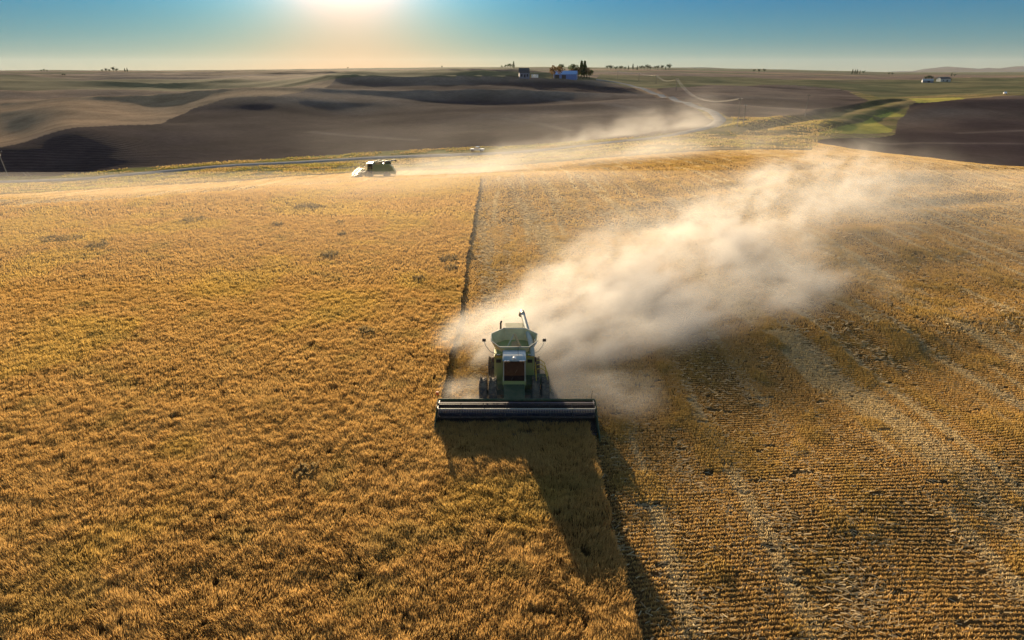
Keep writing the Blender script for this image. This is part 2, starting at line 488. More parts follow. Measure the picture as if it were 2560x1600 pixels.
# the dark strip of weeds along the far edge of the field
dl = np.abs(Y_ - yf) / np.maximum(Y_, 1)
edge = np.exp(-(dl / 0.009) ** 2) * (X_ / Y_ < ray(2030, 375)[0]) * (Y_ > 100)
col = lerp(col, np.asarray((0.045, 0.030, 0.014)), edge * 0.95)
# greener grass right beside the road
yr = curve_Y([(0, 447), (160, 441), (320, 427), (640, 403), (960, 383), (1280, 370), (1600, 344)], X_, Y_)
gb = np.exp(-((Y_ - yr) / 5.0) ** 2) * verge * (X_ / Y_ < 0.2)
col = lerp(col, np.asarray((0.24, 0.24, 0.035)), gb * 0.75)

dk = np.exp(-((DD - 3.5) / 4.0) ** 2) + 0.6 * np.exp(-((DD + 17) / 3.0) ** 2) * (fbm(X_ / 20, Y_ / 15, 38, 2) > .45)  # shaded near faces of the ditch banks, painted dark into the ground colour
col = lerp(col, np.asarray((0.075, 0.055, 0.032)), np.clip(dk * (0.5 + fbm(X_ / 9, Y_ / 7, 39, 2)), 0, 1) * 0.8 * ~field)

TRACKS = [[(1346, 242), (1400, 249), (1470, 256), (1576, 269), (1640, 282)], [(1266, 297), (1330, 306), (1380, 316), (1425, 327)], [(780, 330), (860, 338), (950, 344), (1040, 350)],
          [(1700, 232), (1780, 238), (1880, 244), (1980, 246)], [(2400, 333), (2460, 330), (2560, 326)], [(2180, 356), (2300, 357), (2380, 358), (2560, 360)]]
for q in TRACKS:
    td = np.abs(ditch_dist(X_, Y_, [hit(*p) for p in q])) / np.maximum(Y_, 1)
    col = lerp(col, np.asarray((0.20, 0.15, 0.12)), np.exp(-(td / 0.009) ** 2) * plow * 0.55)

def ground_mat(name, rows=False, scale=1.0, bump=0.4, sheen=0.18):
    m, nt, out = new_mat(name)
    g = nt.n('NewGeometry').outputs['Position']
    t = nt.n('Attribute', attribute_name='tint').outputs['Color']
    big = nt.n('TexNoise', {'Vector': g, 'Scale': 0.035 * scale, 'Detail': 8.0, 'Roughness': 0.62}).outputs[0]
    mp = nt.n('Mapping', {'Vector': g, 'Scale': (0.5, 1.9, 1.0)}).outputs[0]
    fine = nt.n('TexNoise', {'Vector': mp, 'Scale': 0.6 * scale, 'Detail': 9.0, 'Roughness': 0.72}).outputs[0]
    c = nt.mix(1.0, t, nt.ramp(big, [(0.3, 0.72), (0.7, 1.3)]), 'MULTIPLY')
    c = nt.mix(1.0, c, nt.ramp(fine, [(0.3, 0.6), (0.7, 1.35)]), 'MULTIPLY')
    hgt = nt.m('ADD', fine, nt.m('MULTIPLY', big, 2.0))
    if rows:
        wv = nt.n('TexWave', {'Vector': g, 'Scale': rows, 'Distortion': 3.0, 'Detail': 3.0, 'Detail Scale': 0.4}, bands_direction='Y').outputs['Fac']
        hgt = nt.m('ADD', hgt, nt.m('MULTIPLY', wv, 0.5))
        c = nt.mix(0.5, c, nt.mix(1.0, c, nt.ramp(wv, [(0.2, 0.7), (0.8, 1.25)]), 'MULTIPLY'))
    bp = nt.n('Bump', {'Height': hgt, 'Strength': bump, 'Distance': 0.6})
    b = nt.n('BsdfDiffuse', {'Color': c, 'Roughness': 0.8, 'Normal': bp.outputs[0]})
    b2 = nt.n('BsdfPrincipled', {'Base Color': c, 'Roughness': 0.95, 'Specular IOR Level': 0.15, 'Normal': bp.outputs[0]})
    b = nt.n('MixShader', {0: sheen, 1: b.outputs[0], 2: b2.outputs[0]})
    nt.t.links.new(b.outputs[0], out.inputs[0])
    return m
ny, ns = X_.shape
idx = np.arange(ny * ns).reshape(ny, ns)
quads = np.stack([idx[:-1, :-1], idx[:-1, 1:], idx[1:, 1:], idx[1:, :-1]], -1).reshape(-1, 4)
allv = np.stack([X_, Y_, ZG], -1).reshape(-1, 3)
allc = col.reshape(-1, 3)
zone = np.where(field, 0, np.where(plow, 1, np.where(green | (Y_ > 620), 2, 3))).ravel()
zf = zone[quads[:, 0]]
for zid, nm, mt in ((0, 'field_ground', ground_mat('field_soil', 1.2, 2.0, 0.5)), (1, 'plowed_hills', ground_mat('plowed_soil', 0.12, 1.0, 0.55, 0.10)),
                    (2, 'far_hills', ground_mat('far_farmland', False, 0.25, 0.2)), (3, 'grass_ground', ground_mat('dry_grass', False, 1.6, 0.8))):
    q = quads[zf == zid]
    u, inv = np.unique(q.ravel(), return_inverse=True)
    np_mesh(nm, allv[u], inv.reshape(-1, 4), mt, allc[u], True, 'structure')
# the field behind and beside the camera
bk = np.array([(-17.0, 3.0), (17.0, 3.0), (3000, 530), (3000, -3000), (-3000, -3000), (-3000, 530)])
bv = np.column_stack([bk, np.full(len(bk), -0.02)])
np_mesh('field_ground_behind', bv, np.array([(0, 1, 2, 3), (0, 3, 4, 5)]), bpy.data.materials['field_soil'],
        np.tile((0.3, 0.2, 0.09), (len(bk), 1)), False, 'structure')

# ------------------------------------------------------------------ gravel road
def strip(name, pix, width, mat, lift=0.25, colr=(0.2, 0.19, 0.19), n=260):
    P = [hit(*p) for p in pix]
    d = np.concatenate([[0], np.cumsum([(b - a).length for a, b in zip(P, P[1:])])])
    q = np.linspace(0, d[-1], n)
    xs, ys = pchip(d, [p.x for p in P], q), pchip(d, [p.y for p in P], q)
    tx, ty = np.gradient(xs), np.gradient(ys)
    l = np.hypot(tx, ty) + 1e-9
    nx, nyy = -ty / l, tx / l
    lat = np.array([-1, -0.55, 0, 0.55, 1]) * width / 2
    X = xs[:, None] + nx[:, None] * lat
    Yq = ys[:, None] + nyy[:, None] * lat
    Z = height(X, Yq) + lift + np.array([-lift - 0.3, 0, 0.06, 0, -lift - 0.3])
    v = np.stack([X, Yq, Z], -1).reshape(-1, 3)
    k = np.arange(n * 5).reshape(n, 5)
    f = np.stack([k[:-1, :-1], k[:-1, 1:], k[1:, 1:], k[1:, :-1]], -1).reshape(-1, 4)
    return np_mesh(name, v, f, mat, np.tile(colr, (len(v), 1)), True, 'structure')
strip('gravel_road', ROADPIX, 7.0, ground_mat('gravel', False, 3.0, 0.15), 0.3, (0.30, 0.27, 0.24))

# ------------------------------------------------------------------ standing wheat, stubble, straw
def plant_mat(name, trans=0.45):
    m, nt, out = new_mat(name)
    t = nt.n('Attribute', attribute_name='tint').outputs['Color']
    d = nt.n('BsdfDiffuse', {'Color': t})
    tr = nt.n('BsdfTranslucent', {'Color': t})
    gl = nt.n('BsdfGlossy', {'Color': (0.9, 0.8, 0.6, 1), 'Roughness': 0.55})
    mx = nt.n('MixShader', {0: trans, 1: d.outputs[0], 2: tr.outputs[0]})
    m2 = nt.n('MixShader', {0: 0.04, 1: mx.outputs[0], 2: gl.outputs[0]})
    nt.t.links.new(m2.outputs[0], out.inputs[0])
    return m
wheat_mat, stub_mat = plant_mat('ripe_wheat', 0.5), plant_mat('stubble_stalks', 0.4)

def kites(X, Y, Z, z0, hgt, w, lx, ly, colr, rot=None):
    """upright four-cornered ears or tufts: foot, two shoulders, tip"""
    n = len(X)
    a = rng.uniform(0, math.pi, n) if rot is None else rot
    cx, cy = np.cos(a) * w / 2, np.sin(a) * w / 2
    v = np.empty((n, 4, 3))
    v[:, 0] = np.stack([X, Y, Z + z0], -1)
    sh = 0.62
    mx, my, mz = X + lx * sh * 0.6, Y + ly * sh * 0.6, Z + z0 + (hgt - z0) * sh
    v[:, 1] = np.stack([mx - cx, my - cy, mz], -1)
    v[:, 2] = np.stack([X + lx, Y + ly, Z + hgt], -1)
    v[:, 3] = np.stack([mx + cx, my + cy, mz], -1)
    f = np.arange(n * 4).reshape(n, 4)
    c = np.repeat(colr[:, None], 4, 1)
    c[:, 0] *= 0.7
    return v.reshape(-1, 3), f, c.reshape(-1, 3)

def scatter(y0, y1, dens, inside, xl=None):
    out = []
    yy = y0
    while yy < y1:
        y2 = min(yy * 1.25, y1)
        x0, x1 = -0.90 * y2 - 3, 0.90 * y2 + 3
        n = int((x1 - x0) * (y2 - yy) * dens)
        X, Y = rng.uniform(x0, x1, n), rng.uniform(yy, y2, n)
        k = (np.abs(X) < 0.90 * Y + 3)
        X, Y = X[k], Y[k]
        k = inside(X, Y)
        out.append(np.stack([X[k], Y[k]]))
        yy = y2
    return np.concatenate(out, 1)

def wheat_color(X, Y):
    n = len(X)
    t1, t2 = fbm(X / 9, Y / 9, 41, 3), fbm(X / 1.3, Y / 1.3, 42, 2)
    c = lerp((0.535, 0.335, 0.112), (0.50, 0.305, 0.100), sstep(0.35, 0.65, t2))
    c = lerp(c, np.asarray((0.55, 0.39, 0.090)), sstep(0.52, 0.68, t1) * 0.5)
    g = sstep(0.66, 0.78, fbm(X / 3.1, Y / 2.2, 43, 2))
    c = lerp(c, np.asarray((0.38, 0.27, 0.085)), g * 0.5)
    return c * rng.uniform(0.86, 1.12, n)[:, None]

def make_wheat(y0, y1, dens, width):
    X, Y = scatter(y0, y1, dens, uncut)
    hole = fbm(X / 0.55, Y / 0.48, 51, 2)
    hole2 = fbm(X / 2.6, Y / 1.6, 54, 2)
    k = (hole > 0.18) & (hole2 > 0.09)
    X, Y, hole = X[k], Y[k], hole[k]
    hh = 0.68 + 0.20 * (fbm(X / 0.36, Y / 0.30, 52, 2) - 0.5) + 0.10 * (hole - 0.5) + 0.10 * (fbm(X / 3.2, Y / 2.4, 53, 2) - 0.5) + rng.uniform(-0.045, 0.045, len(X))
    hh = np.clip(hh, 0.35, 0.95)
    ang = 2 * math.pi * 1.6 * fbm(X / 2.4, Y / 2.4, 55, 2)
    lean = 0.02 + 0.09 * fbm(X / 1.7, Y / 1.7, 56, 2)
    lx = np.cos(ang) * lean + rng.normal(0, 0.06, len(X))
    ly = np.sin(ang) * lean + rng.normal(0, 0.06, len(X))
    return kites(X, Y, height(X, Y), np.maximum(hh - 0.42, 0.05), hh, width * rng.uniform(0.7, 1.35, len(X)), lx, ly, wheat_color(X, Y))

def join(parts):
    V, Fc, Cc, off = [], [], [], 0
    for v, f, c in parts:
        V.append(v); Fc.append(f + off); Cc.append(c); off += len(v)
    return np.concatenate(V), np.concatenate(Fc), np.concatenate(Cc)

v, f, c = join([make_wheat(16.5, 38, 460, 0.025), make_wheat(38, 62, 230, 0.036), make_wheat(62, 95, 80, 0.065), make_wheat(95, 190, 30, 0.11)])
wheat = np_mesh('wheat_crop', v, f, wheat_mat, c)
tag(wheat, 'ripe golden wheat still standing on the left of the field', 'wheat crop', kind='stuff')

def stubble_ok(X, Y):
    fr = np.interp(X / Y, [ray(2030, 360)[0], ray(2130, 373)[0], ray(2560, 424)[0], 6], [215, 200, 180, 180])
    lim = np.where(X / Y > ray(2030, 376)[0], fr, curve_Y(L_FIELD, X, Y) - 1.5)
    return ~uncut(X, Y) & (Y < lim)
def row_field(X, Y):
    """metres across the seed rows"""
    return Y - 0.085 * X + 2.2 * (fbm(X / 34, Y / 45, 61, 2) - 0.5) * 2 - 0.0045 * np.maximum(X - 24, 0) ** 1.6
def snap_rows(X, Y, sp):
    for _ in range(2):
        p = row_field(X, Y)
        Y = Y + (np.round(p / sp) * sp - p)
    return X, Y
def swath(X, Y):
    """0..1, pale straw streaks left behind the passes of the machine; and 0..1 wheel tracks"""
    xx = X + 0.5 * (fbm(X * 0 + Y / 9, Y * 0 + 2.2, 91, 2) - .5)
    ph = np.abs(((xx - 7.1) / 4.9 + .5) % 1 - .5) * 4.9
    pt = np.abs(((xx - 9.4) / 4.9 + .5) % 1 - .5) * 4.9
    a = fbm(X / 3, Y / 11, 92, 2)
    return np.exp(-(ph / .62) ** 2) * sstep(.25, .6, a), np.exp(-(pt / .6) ** 2) * sstep(.3, .6, fbm(X / 4, Y / 9, 93, 2))
def make_stubble(y0, y1, dens, width, sp, tall, gap=0.20, base=0.55):
    X, Y = scatter(y0, y1, dens, stubble_ok)
    X, Y = snap_rows(X, Y, sp)
    Y = Y + rng.normal(0, sp * 0.09, len(X))
    X = X + rng.normal(0, 0.03, len(X))
    k = stubble_ok(X, Y)
    X, Y = X[k], Y[k]
    band = vnoise(X / 1.9 + 0.05 * Y, Y / 40, 62)
    patch = fbm(X / 2.3, Y / 3.2, 63, 3)
    track = sstep(0.30, 0.55, 0.6 * vnoise(X / 1.15 + 0.03 * Y, Y / 55, 67) + 0.4 * fbm(X / 2.2, Y / 14, 68, 2))
    pale, rut = swath(X, Y)
    band = np.maximum(band * .8, pale * .95)
    track = track * (1 - .8 * rut)
    k = (fbm(X / 1.1, Y / 0.40, 64, 2) > gap) & (rng.uniform(0, 1, len(X)) < base + 0.9 * patch)
    X, Y, band, patch, track = X[k], Y[k], band[k], patch[k], track[k]
    hh = (0.16 + 0.06 * rng.uniform(0, 1, len(X)) + 0.08 * sstep(0.55, 0.75, patch)) * (0.52 + 0.62 * track) * tall
    cc = lerp((0.56, 0.36, 0.125), (0.64, 0.49, 0.25), sstep(0.5, 0.75, band))
    cc = lerp(cc, np.asarray((0.50, 0.33, 0.10)), sstep(0.52, 0.7, patch))
    cc = cc * rng.uniform(0.75, 1.2, len(X))[:, None]
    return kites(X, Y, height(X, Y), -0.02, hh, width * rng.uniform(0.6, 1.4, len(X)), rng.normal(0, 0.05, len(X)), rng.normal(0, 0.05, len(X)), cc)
v, f, c = join([make_stubble(16.5, 50, 250, 0.045, 0.29, 1.0), make_stubble(50, 90, 95, 0.070, 0.29, 1.0, 0.18, 0.6), make_stubble(90, 215, 22, 0.14, 0.40, .9, 0.1, 0.6)])
stub = np_mesh('stubble', v, f, stub_mat, c)
tag(stub, 'cut wheat stubble in close rows on the right of the field', 'stubble', kind='stuff')

def make_straw(y0, y1, dens, ln, w):
    X, Y = scatter(y0, y1, dens, stubble_ok)
    band = sstep(0.45, 0.72, 0.55 * vnoise(X / 1.9 + 0.05 * Y, Y / 40, 62) + 0.45 * fbm(X / 1.6, Y / 3.0, 66, 2))
    band = np.maximum(band * .8, swath(X, Y)[0])
    k = rng.uniform(0, 1, len(X)) < 0.08 + 0.92 * band
    X, Y = X[k], Y[k]
    n = len(X)
    a = rng.normal(0.15, 0.7, n)
    L = ln * rng.uniform(0.5, 1.3, n)
    dx, dy, dz = np.cos(a) * L / 2, np.sin(a) * L / 2, rng.normal(0, 0.18, n) * L / 2
    px, py = -np.sin(a) * w / 2, np.cos(a) * w / 2
    Z = height(X, Y) + rng.uniform(0.03, 0.16, n)
    up = rng.uniform(0.3, 1.0, n) * w / 2
    v = np.empty((n, 4, 3))
    for i, (s1, s2) in enumerate(((-1, -1), (1, -1), (1, 1), (-1, 1))):
        v[:, i] = np.stack([X + s1 * dx + s2 * px, Y + s1 * dy + s2 * py, Z + s1 * dz + s2 * up], -1)
    c = lerp((0.60, 0.47, 0.27), (0.50, 0.36, 0.17), rng.uniform(0, 1, n)) * rng.uniform(0.7, 1.15, n)[:, None]
    return v.reshape(-1, 3), np.arange(n * 4).reshape(n, 4), np.repeat(c, 4, 0)
v, f, c = join([make_straw(16.5, 50, 62, 0.30, 0.035), make_straw(50, 110, 14, 0.5, 0.075)])
straw = np_mesh('straw_litter', v, f, stub_mat, c)
tag(straw, 'pale loose straw left in streaks over the stubble', 'straw', kind='stuff')

# rough grass and weeds on the strips between field and road
def verge_ok(X, Y):
    return (Y > curve_Y(L_FIELD, X, Y) + 2) & (Y < np.where(X / Y < ray(1740, 322)[0], curve_Y(L_VERGE, X, Y), 330)) & (X / Y < 0.62) & ~((X / Y > ray(2045, 352)[0]) & (Y < curve_Y(PLOW_R, X, Y)))
X, Y = scatter(120, 330, 3.0, verge_ok)
k = (fbm(X / 7, Y / 4, 71, 3) > 0.47) & (rng.uniform(0, 1, len(X)) < sstep(ray(2110, 360)[0], ray(1960, 360)[0], X / Y)) & ~poly_mask(PLOW_C, X, Y)
X, Y = X[k], Y[k]
def road_clear(X, Y):
    P = [hit(*p) for p in ROADPIX]
    d = np.full(len(X), 1e9)
    for a, b in zip(P, P[1:]):
        vx, vy = b.x - a.x, b.y - a.y
        t = np.clip(((X - a.x) * vx + (Y - a.y) * vy) / (vx * vx + vy * vy + 1e-9), 0, 1)
        d = np.minimum(d, np.hypot(X - a.x - t * vx, Y - a.y - t * vy))
    return d > 6.0
k = road_clear(X, Y)
X, Y = X[k], Y[k]
cc = lerp((0.42, 0.29, 0.11), (0.33, 0.27, 0.07), sstep(0.4, 0.6, fbm(X / 11, Y / 6, 72, 2))) * rng.uniform(0.6, 1.2, len(X))[:, None]
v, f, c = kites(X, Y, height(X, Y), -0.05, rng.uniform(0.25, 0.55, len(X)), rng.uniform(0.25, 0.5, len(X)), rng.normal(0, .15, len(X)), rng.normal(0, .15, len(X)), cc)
vg = np_mesh('verge_grass', v, f, stub_mat, c)
tag(vg, 'rough dry grass along both sides of the gravel road', 'grass', kind='stuff')

# ------------------------------------------------------------------ combine harvester
def tyre_and_rim(parent, cx, cy, r, w, rim_r):
    wl_ = MB()
    h = w / 2
    wl_.lathe_x([(-h * .8, rim_r), (-h, rim_r + .05), (-h, r - .10), (-h * .8, r - .03), (h * .8, r - .03), (h, r - .10), (h, rim_r + .05), (h * .8, rim_r)], cx, cy, r, 32)
    nl = 22
    for k in range(nl):
        for sgn in (-1, 1):
            t = 2 * math.pi * (k + (0.25 if sgn > 0 else -0.25)) / nl
            rot = Matrix.Rotation(t, 3, 'X') @ Matrix.Rotation(sgn * 0.55, 3, 'Z')
            p = Matrix.Rotation(t, 3, 'X') @ Vector((0, r - .015, 0)) + Vector((cx + sgn * w * .22, cy, r))
            hx, hy, hz = w * .27, .03, .045
            wl_.hexa([p + rot @ Vector(q) for q in ((-hx, -hy, -hz), (hx, -hy, -hz), (hx, hy, -hz), (-hx, hy, -hz), (-hx, -hy, hz), (hx, -hy, hz), (hx, hy, hz), (-hx, hy, hz))])
    ty = wl_.build('tyre', M['rubber'], None)
    rm = MB().lathe_x([(-h * .55, .02), (-h * .55, rim_r * .8), (-h * .82, rim_r + .01), (h * .82, rim_r + .01), (h * .55, rim_r * .8), (h * .55, .02)], cx, cy, r, 24)
    rm = rm.build('rim', M['yellow'], None)
    wheel = MB().lathe_x([(-h * .6, .10), (-h * .6, .16), (h * .6, .16), (h * .6, .10)], cx, cy, r, 14).build('wheel', M['yellow'], parent)
    ty.parent = wheel; rm.parent = wheel
    return wheel

def make_combine():
    root = empty('combine_harvester')
    g = M['green']
    # threshing body with sloped shoulders
    b = MB()
    b.prism([(-1.32, 1.25), (1.32, 1.25), (1.32, 3.12), (1.18, 3.3), (-1.18, 3.3), (-1.32, 3.12)], 'y', 0.92, 5.1)
    b.prism([(-1.05, .75), (1.05, .75), (1.25, 1.25), (-1.25, 1.25)], 'y', 0.5, 5.0)
    body = b.build('body', g, root, .04)
    for s in (-1, 1):
        for y0, y1 in ((1.0, 2.3), (2.38, 3.7), (3.78, 5.0)):
            x = s * 1.325
            MB().box(min(x, x + s * .025), max(x, x + s * .025), y0, y1, 1.45, 3.02).build('side_panel', g, body, .015)
    MB().box(-1.33, 1.33, .885, .915, 3.0, 3.1).build('trim_strip', M['yellow'], body)
    # axle and wheels
    MB().box(-2.3, 2.3, -.22, .02, .78, 1.08).build('front_axle', M['dark_green'], root, .02)
    for cx in (-2.05, -1.42, 1.42, 2.05): tyre_and_rim(root, cx, -.1, .96, .52, .46)
    MB().box(-1.5, 1.5, 4.1, 4.3, .6, .8).build('rear_axle', M['dark_green'], root, .02)
    for cx in (-1.62, 1.62): tyre_and_rim(root, cx, 4.2, .72, .48, .34)
    # cab
    c = MB()
    c.prism([(-.35, 1.35), (.9, 1.35), (.9, 3.34), (-.30, 3.34), (-.46, 2.35), (-.40, 1.9)], 'x', -.72, .72)
    cab = c.build('cab', g, root, .03)
    w = MB()
    w.prism([(-.46, 1.93), (-.52, 2.35), (-.36, 3.28), (-.26, 3.28), (-.42, 2.35), (-.36, 1.93)], 'x', -.66, .66)
    ws = w.build('windshield', M['glass'], cab, .015)
    MB().tube([(-.2, -.50, 2.0), (.18, -.48, 2.75)], .014, 6).build('wiper', M['black'], ws)
    for s in (-1, 1):
        x = s * .722
        MB().prism([(-.28, 2.0), (.78, 2.0), (.78, 3.2), (-.22, 3.2)], 'x', min(x, x + s * .02), max(x, x + s * .02)).build('side_window', M['glass'], cab)
        MB().tube([(s * .70, -.46, 1.92), (s * .70, -.52, 2.35), (s * .69, -.36, 3.3)], .03, 6).build('cab_pillar', M['rim'], cab)
    rf = MB()
    rf.prism([(-.55, 3.36), (.9, 3.36), (.9, 3.55), (.2, 3.60), (-.42, 3.52), (-.58, 3.44)], 'x', -.76, .76)
    roof = rf.build('cab_roof', M['roof_pale'], cab, .04, True)
    MB().lathe_x([(-.03, .02), (-.03, .1)], 0, 0, 0, 8).build('beacon_base', M['black'], roof, loc=(0, -.5, 3.56))
    MB().ball((0, -.50, 3.60), .12, 2, (1, 1, .6)).build('receiver_dome', M['white'], roof, smooth=True)
    for x in (-.58, -.40, .40, .58):
        MB().box(x - .075, x + .075, -.625, -.565, 3.36, 3.46).build('work_light', M['bright'], roof, .012)
    MB().tube([(.25, .1, 3.58), (.25, .1, 4.25)], .012, 5).build('radio_aerial', M['black'], roof)
    for s in (-1, 1):
        MB().box(s * 1.05 - .16, s * 1.05 + .16, .86, .90, 2.62, 2.86).build('front_vent', M['black'], body, .01)
        MB().box(s * 1.05 - .13, s * 1.05 + .13, .87, .91, 3.14, 3.24).build('work_light', M['bright'], body, .012)
        MB().box(s * 1.32 - .02, s * 1.32 + .02, .90, 5.0, 1.36, 1.44).build('yellow_stripe', M['yellow'], body)
    # seat and steering column seen dark through the glass
    MB().box(-.3, .3, .1, .6, 1.95, 2.75).build('seat', M['red'], cab, .06)
    # lower cab front
    MB().box(-.78, .78, -.40, .4, 1.55, 1.88).build('cab_base', M['green'], root, .05)
    # grain tank: hopper walls, rim, grain, auger pair
    oct_ = [(-.98, .98, 3.72), (.98, .98, 3.72), (1.58, 1.75, 3.84), (1.60, 2.75, 3.94), (.78, 3.45, 4.06), (-.72, 3.48, 4.06), (-1.58, 2.75, 3.94), (-1.56, 1.75, 3.84)]
    low = [(-.75, 1.15, 3.0), (.75, 1.15, 3.0), (1.15, 1.7, 3.0), (1.15, 2.6, 3.0), (.6, 3.1, 3.0), (-.6, 3.1, 3.0), (-1.15, 2.6, 3.0), (-1.15, 1.7, 3.0)]
    t = MB()
    U = [t.b.verts.new(q) for q in oct_]; Lw = [t.b.verts.new(q) for q in low]
    for i in range(8):
        t.b.faces.new((U[i], U[(i + 1) % 8], Lw[(i + 1) % 8], Lw[i]))
    t.b.faces.new(Lw)
    tank = t.build('grain_tank', M['tank'], root)
    sm = tank.modifiers.new('thickness', 'SOLIDIFY'); sm.thickness = .03
    MB().tube(oct_ + [oct_[0]], .035, 6).build('tank_rim', M['rim'], tank, smooth=True)
    MB().prism([(-1.0, 3.02), (1.0, 3.02), (.45, 3.25), (.1, 3.38), (-.3, 3.27)], 'y', 1.3, 2.9).build('grain_heap', M['grain'], tank, .06)
    MB().tube([(-.62, 1.5, 3.2), (-.02, 2.55, 4.0)], .035, 6).build('tank_brace', M['rim'], tank)
    MB().tube([(.55, 1.45, 3.22), (.02, 2.55, 4.0)], .085, 10).build('filling_auger', M['grain'], tank, smooth=True)
    for y in (1.6, 2.0, 2.4):
        MB().tube([(1.2, y, 3.3), (1.52, y + .12, 3.75)], .04, 6).build('tank_ladder_rung', M['bright'], tank)
    # engine hood behind the tank, exhaust
    e = MB()
    e.prism([(3.5, 3.2), (5.3, 3.2), (5.4, 3.5), (4.9, 3.92), (3.7, 4.0)], 'x', -.66, .66)
    hood = e.build('engine_hood', M['dark_green'], root, .06)
    MB().tube([(-.95, 4.2, 3.2), (-.95, 4.2, 4.15), (-.9, 4.35, 4.25)], .07, 10).build('exhaust_pipe', M['black'], hood)
    st = MB()
    st.prism([(5.1, 1.0), (6.3, .7), (6.4, 1.2), (5.6, 2.6), (5.1, 3.0)], 'x', -1.0, 1.0)
    st.build('straw_hood', g, root, .05)
    # unloading auger folded back
    ua = MB().tube([(1.22, .95, 3.05), (1.18, 1.2, 3.45), (1.12, 2.0, 3.62), (.64, 6.1, 4.12)], .175, 14)
    ua = ua.build('unloading_auger', M['rim'], root, smooth=True)
    MB().tube([(.64, 6.05, 4.14), (.60, 6.4, 4.16), (.52, 6.62, 3.85)], .19, 12).build('spout', M['black'], ua, smooth=True)
    # mirrors on long curved arms
    for s in (-1, 1):
        a = MB().tube([(s * 1.2, 1.0, 3.2), (s * 1.6, 1.15, 3.32), (s * 1.9, 1.5, 3.55), (s * 2.02, 1.7, 3.82)], .022, 6).build('mirror_arm', M['rim'], root, smooth=True)
        MB().box(s * 2.03 - .12, s * 2.03 + .12, 1.64, 1.72, 3.82, 4.02).build('mirror', M['rubber'], a, .02)
    # platform, hand rails and ladder on the driver's left
    pl = MB().box(.82, 2.15, -.35, 1.15, 1.62, 1.68).build('platform', M['dark_green'], root)
    hr = MB()
    for y in (-.3, .35, 1.0):
        hr.tube([(1.45, y, 1.68), (1.42, y, 2.55), (1.5, y, 2.72), (1.75, y, 2.78), (2.0, y, 2.6), (2.28, y, 1.7), (2.38, y, 1.1)], .030, 6)
    hr.tube([(1.9, -.3, 2.7), (1.9, 1.0, 2.7)], .02, 6)
    hr.tube([(2.14, -.3, 2.2), (2.14, 1.0, 2.2)], .02, 6)
    hr.build('handrail', M['yellow'], pl, smooth=True)
    ld = MB()
    for s in (-.25, .25): ld.tube([(2.15, .4 + s, 1.65), (2.62, .4 + s, .35)], .025, 6)
    for k in range(5):
        q = k / 4.5
        ld.box(2.13 + .47 * q, 2.27 + .47 * q, .16, .64, 1.55 - 1.2 * q, 1.59 - 1.2 * q)
    ld.build('ladder', M['dark_green'], root)
    for s in (-1, 1):
        MB().box(s * 1.42 - .06, s * 1.42 + .06, .75, .83, 2.75, 3.08).build('side_lamp', M['red'], root, .015)
    # feeder house
    fh = MB().hexa([(-.68, -1.9, .45), (.68, -1.9, .45), (.68, .4, .95), (-.68, .4, .95), (-.68, -1.95, 1.22), (.68, -1.95, 1.22), (.68, .3, 1.85), (-.68, .3, 1.85)])
    fh.build('feeder_house', M['dark_green'], root, .03)
    # header
    hx = .13
    hd = MB()
    hd.box(hx - 4.95, hx + 4.95, -1.98, -1.90, .30, 1.30)
    hd.hexa([(hx - 4.95, -4.05, .10), (hx + 4.95, -4.05, .10), (hx + 4.95, -1.98, .26), (hx - 4.95, -1.98, .26),
             (hx - 4.95, -4.05, .15), (hx + 4.95, -4.05, .15), (hx + 4.95, -1.98, .33), (hx - 4.95, -1.98, .33)])
    head = hd.build('header', M['table'], root)
    MB().tube([(hx - 4.95, -1.97, 1.36), (hx + 4.95, -1.97, 1.36)], .085, 8).build('top_beam', M['dark_green'], head)
    for s in (-1, 1):
        x = hx + s * 4.95
        MB().prism([(-1.88, .12), (-4.2, .05), (-4.95, .12), (-4.75, .42), (-3.4, .95), (-2.3, 1.36), (-1.88, 1.38)], 'x', x, x + s * .07).build('end_divider', M['dark_green'], head, .02)
        MB().box(x + s * .075 - .02, x + s * .075 + .02, -2.5, -2.2, .95, 1.2).build('warning_decal', M['yellow'], head)
        MB().tube([(x - s * .1, -1.95, 1.36), (x - s * .1, -3.25, 1.45)], .045, 6).build('reel_arm', M['black'], head)
    MB().tube([(hx - 5.0, -1.95, 1.36), (hx - 5.0, -1.95, 1.72)], .012, 5).build('marker_rod', M['black'], head)
    MB().box(hx - 5.08, hx - 4.92, -1.97, -1.93, 1.70, 1.92).build('marker_flag', M['orange'], head)
    MB().tube([(hx + 4.75, -1.95, 1.36), (hx + 4.8, -1.95, 2.0)], .014, 5).build('marker_rod', M['black'], head)
    ag = MB().tube([(hx - 4.85, -2.45, .68), (hx + 4.85, -2.45, .68)], .2, 14)
    n = 260
    for s in (-1, 1):
        pr = None
        for k in range(n + 1):
            q = k / n
            x = hx + s * (.7 + 4.1 * q)
            t = s * q * 2 * math.pi * 8
            a_ = ag.b.verts.new((x, -2.45 + .19 * math.cos(t), .68 + .19 * math.sin(t)))
            b_ = ag.b.verts.new((x, -2.45 + .33 * math.cos(t), .68 + .33 * math.sin(t)))
            if pr: ag.b.faces.new((pr[0], pr[1], b_, a_))
            pr = (a_, b_)
    ag.build('table_auger', M['steel'], head)
    reel = MB().tube([(hx - 4.8, -3.25, 1.32), (hx + 4.8, -3.25, 1.32)], .09, 10).build('reel', M['steel'], head, smooth=True)
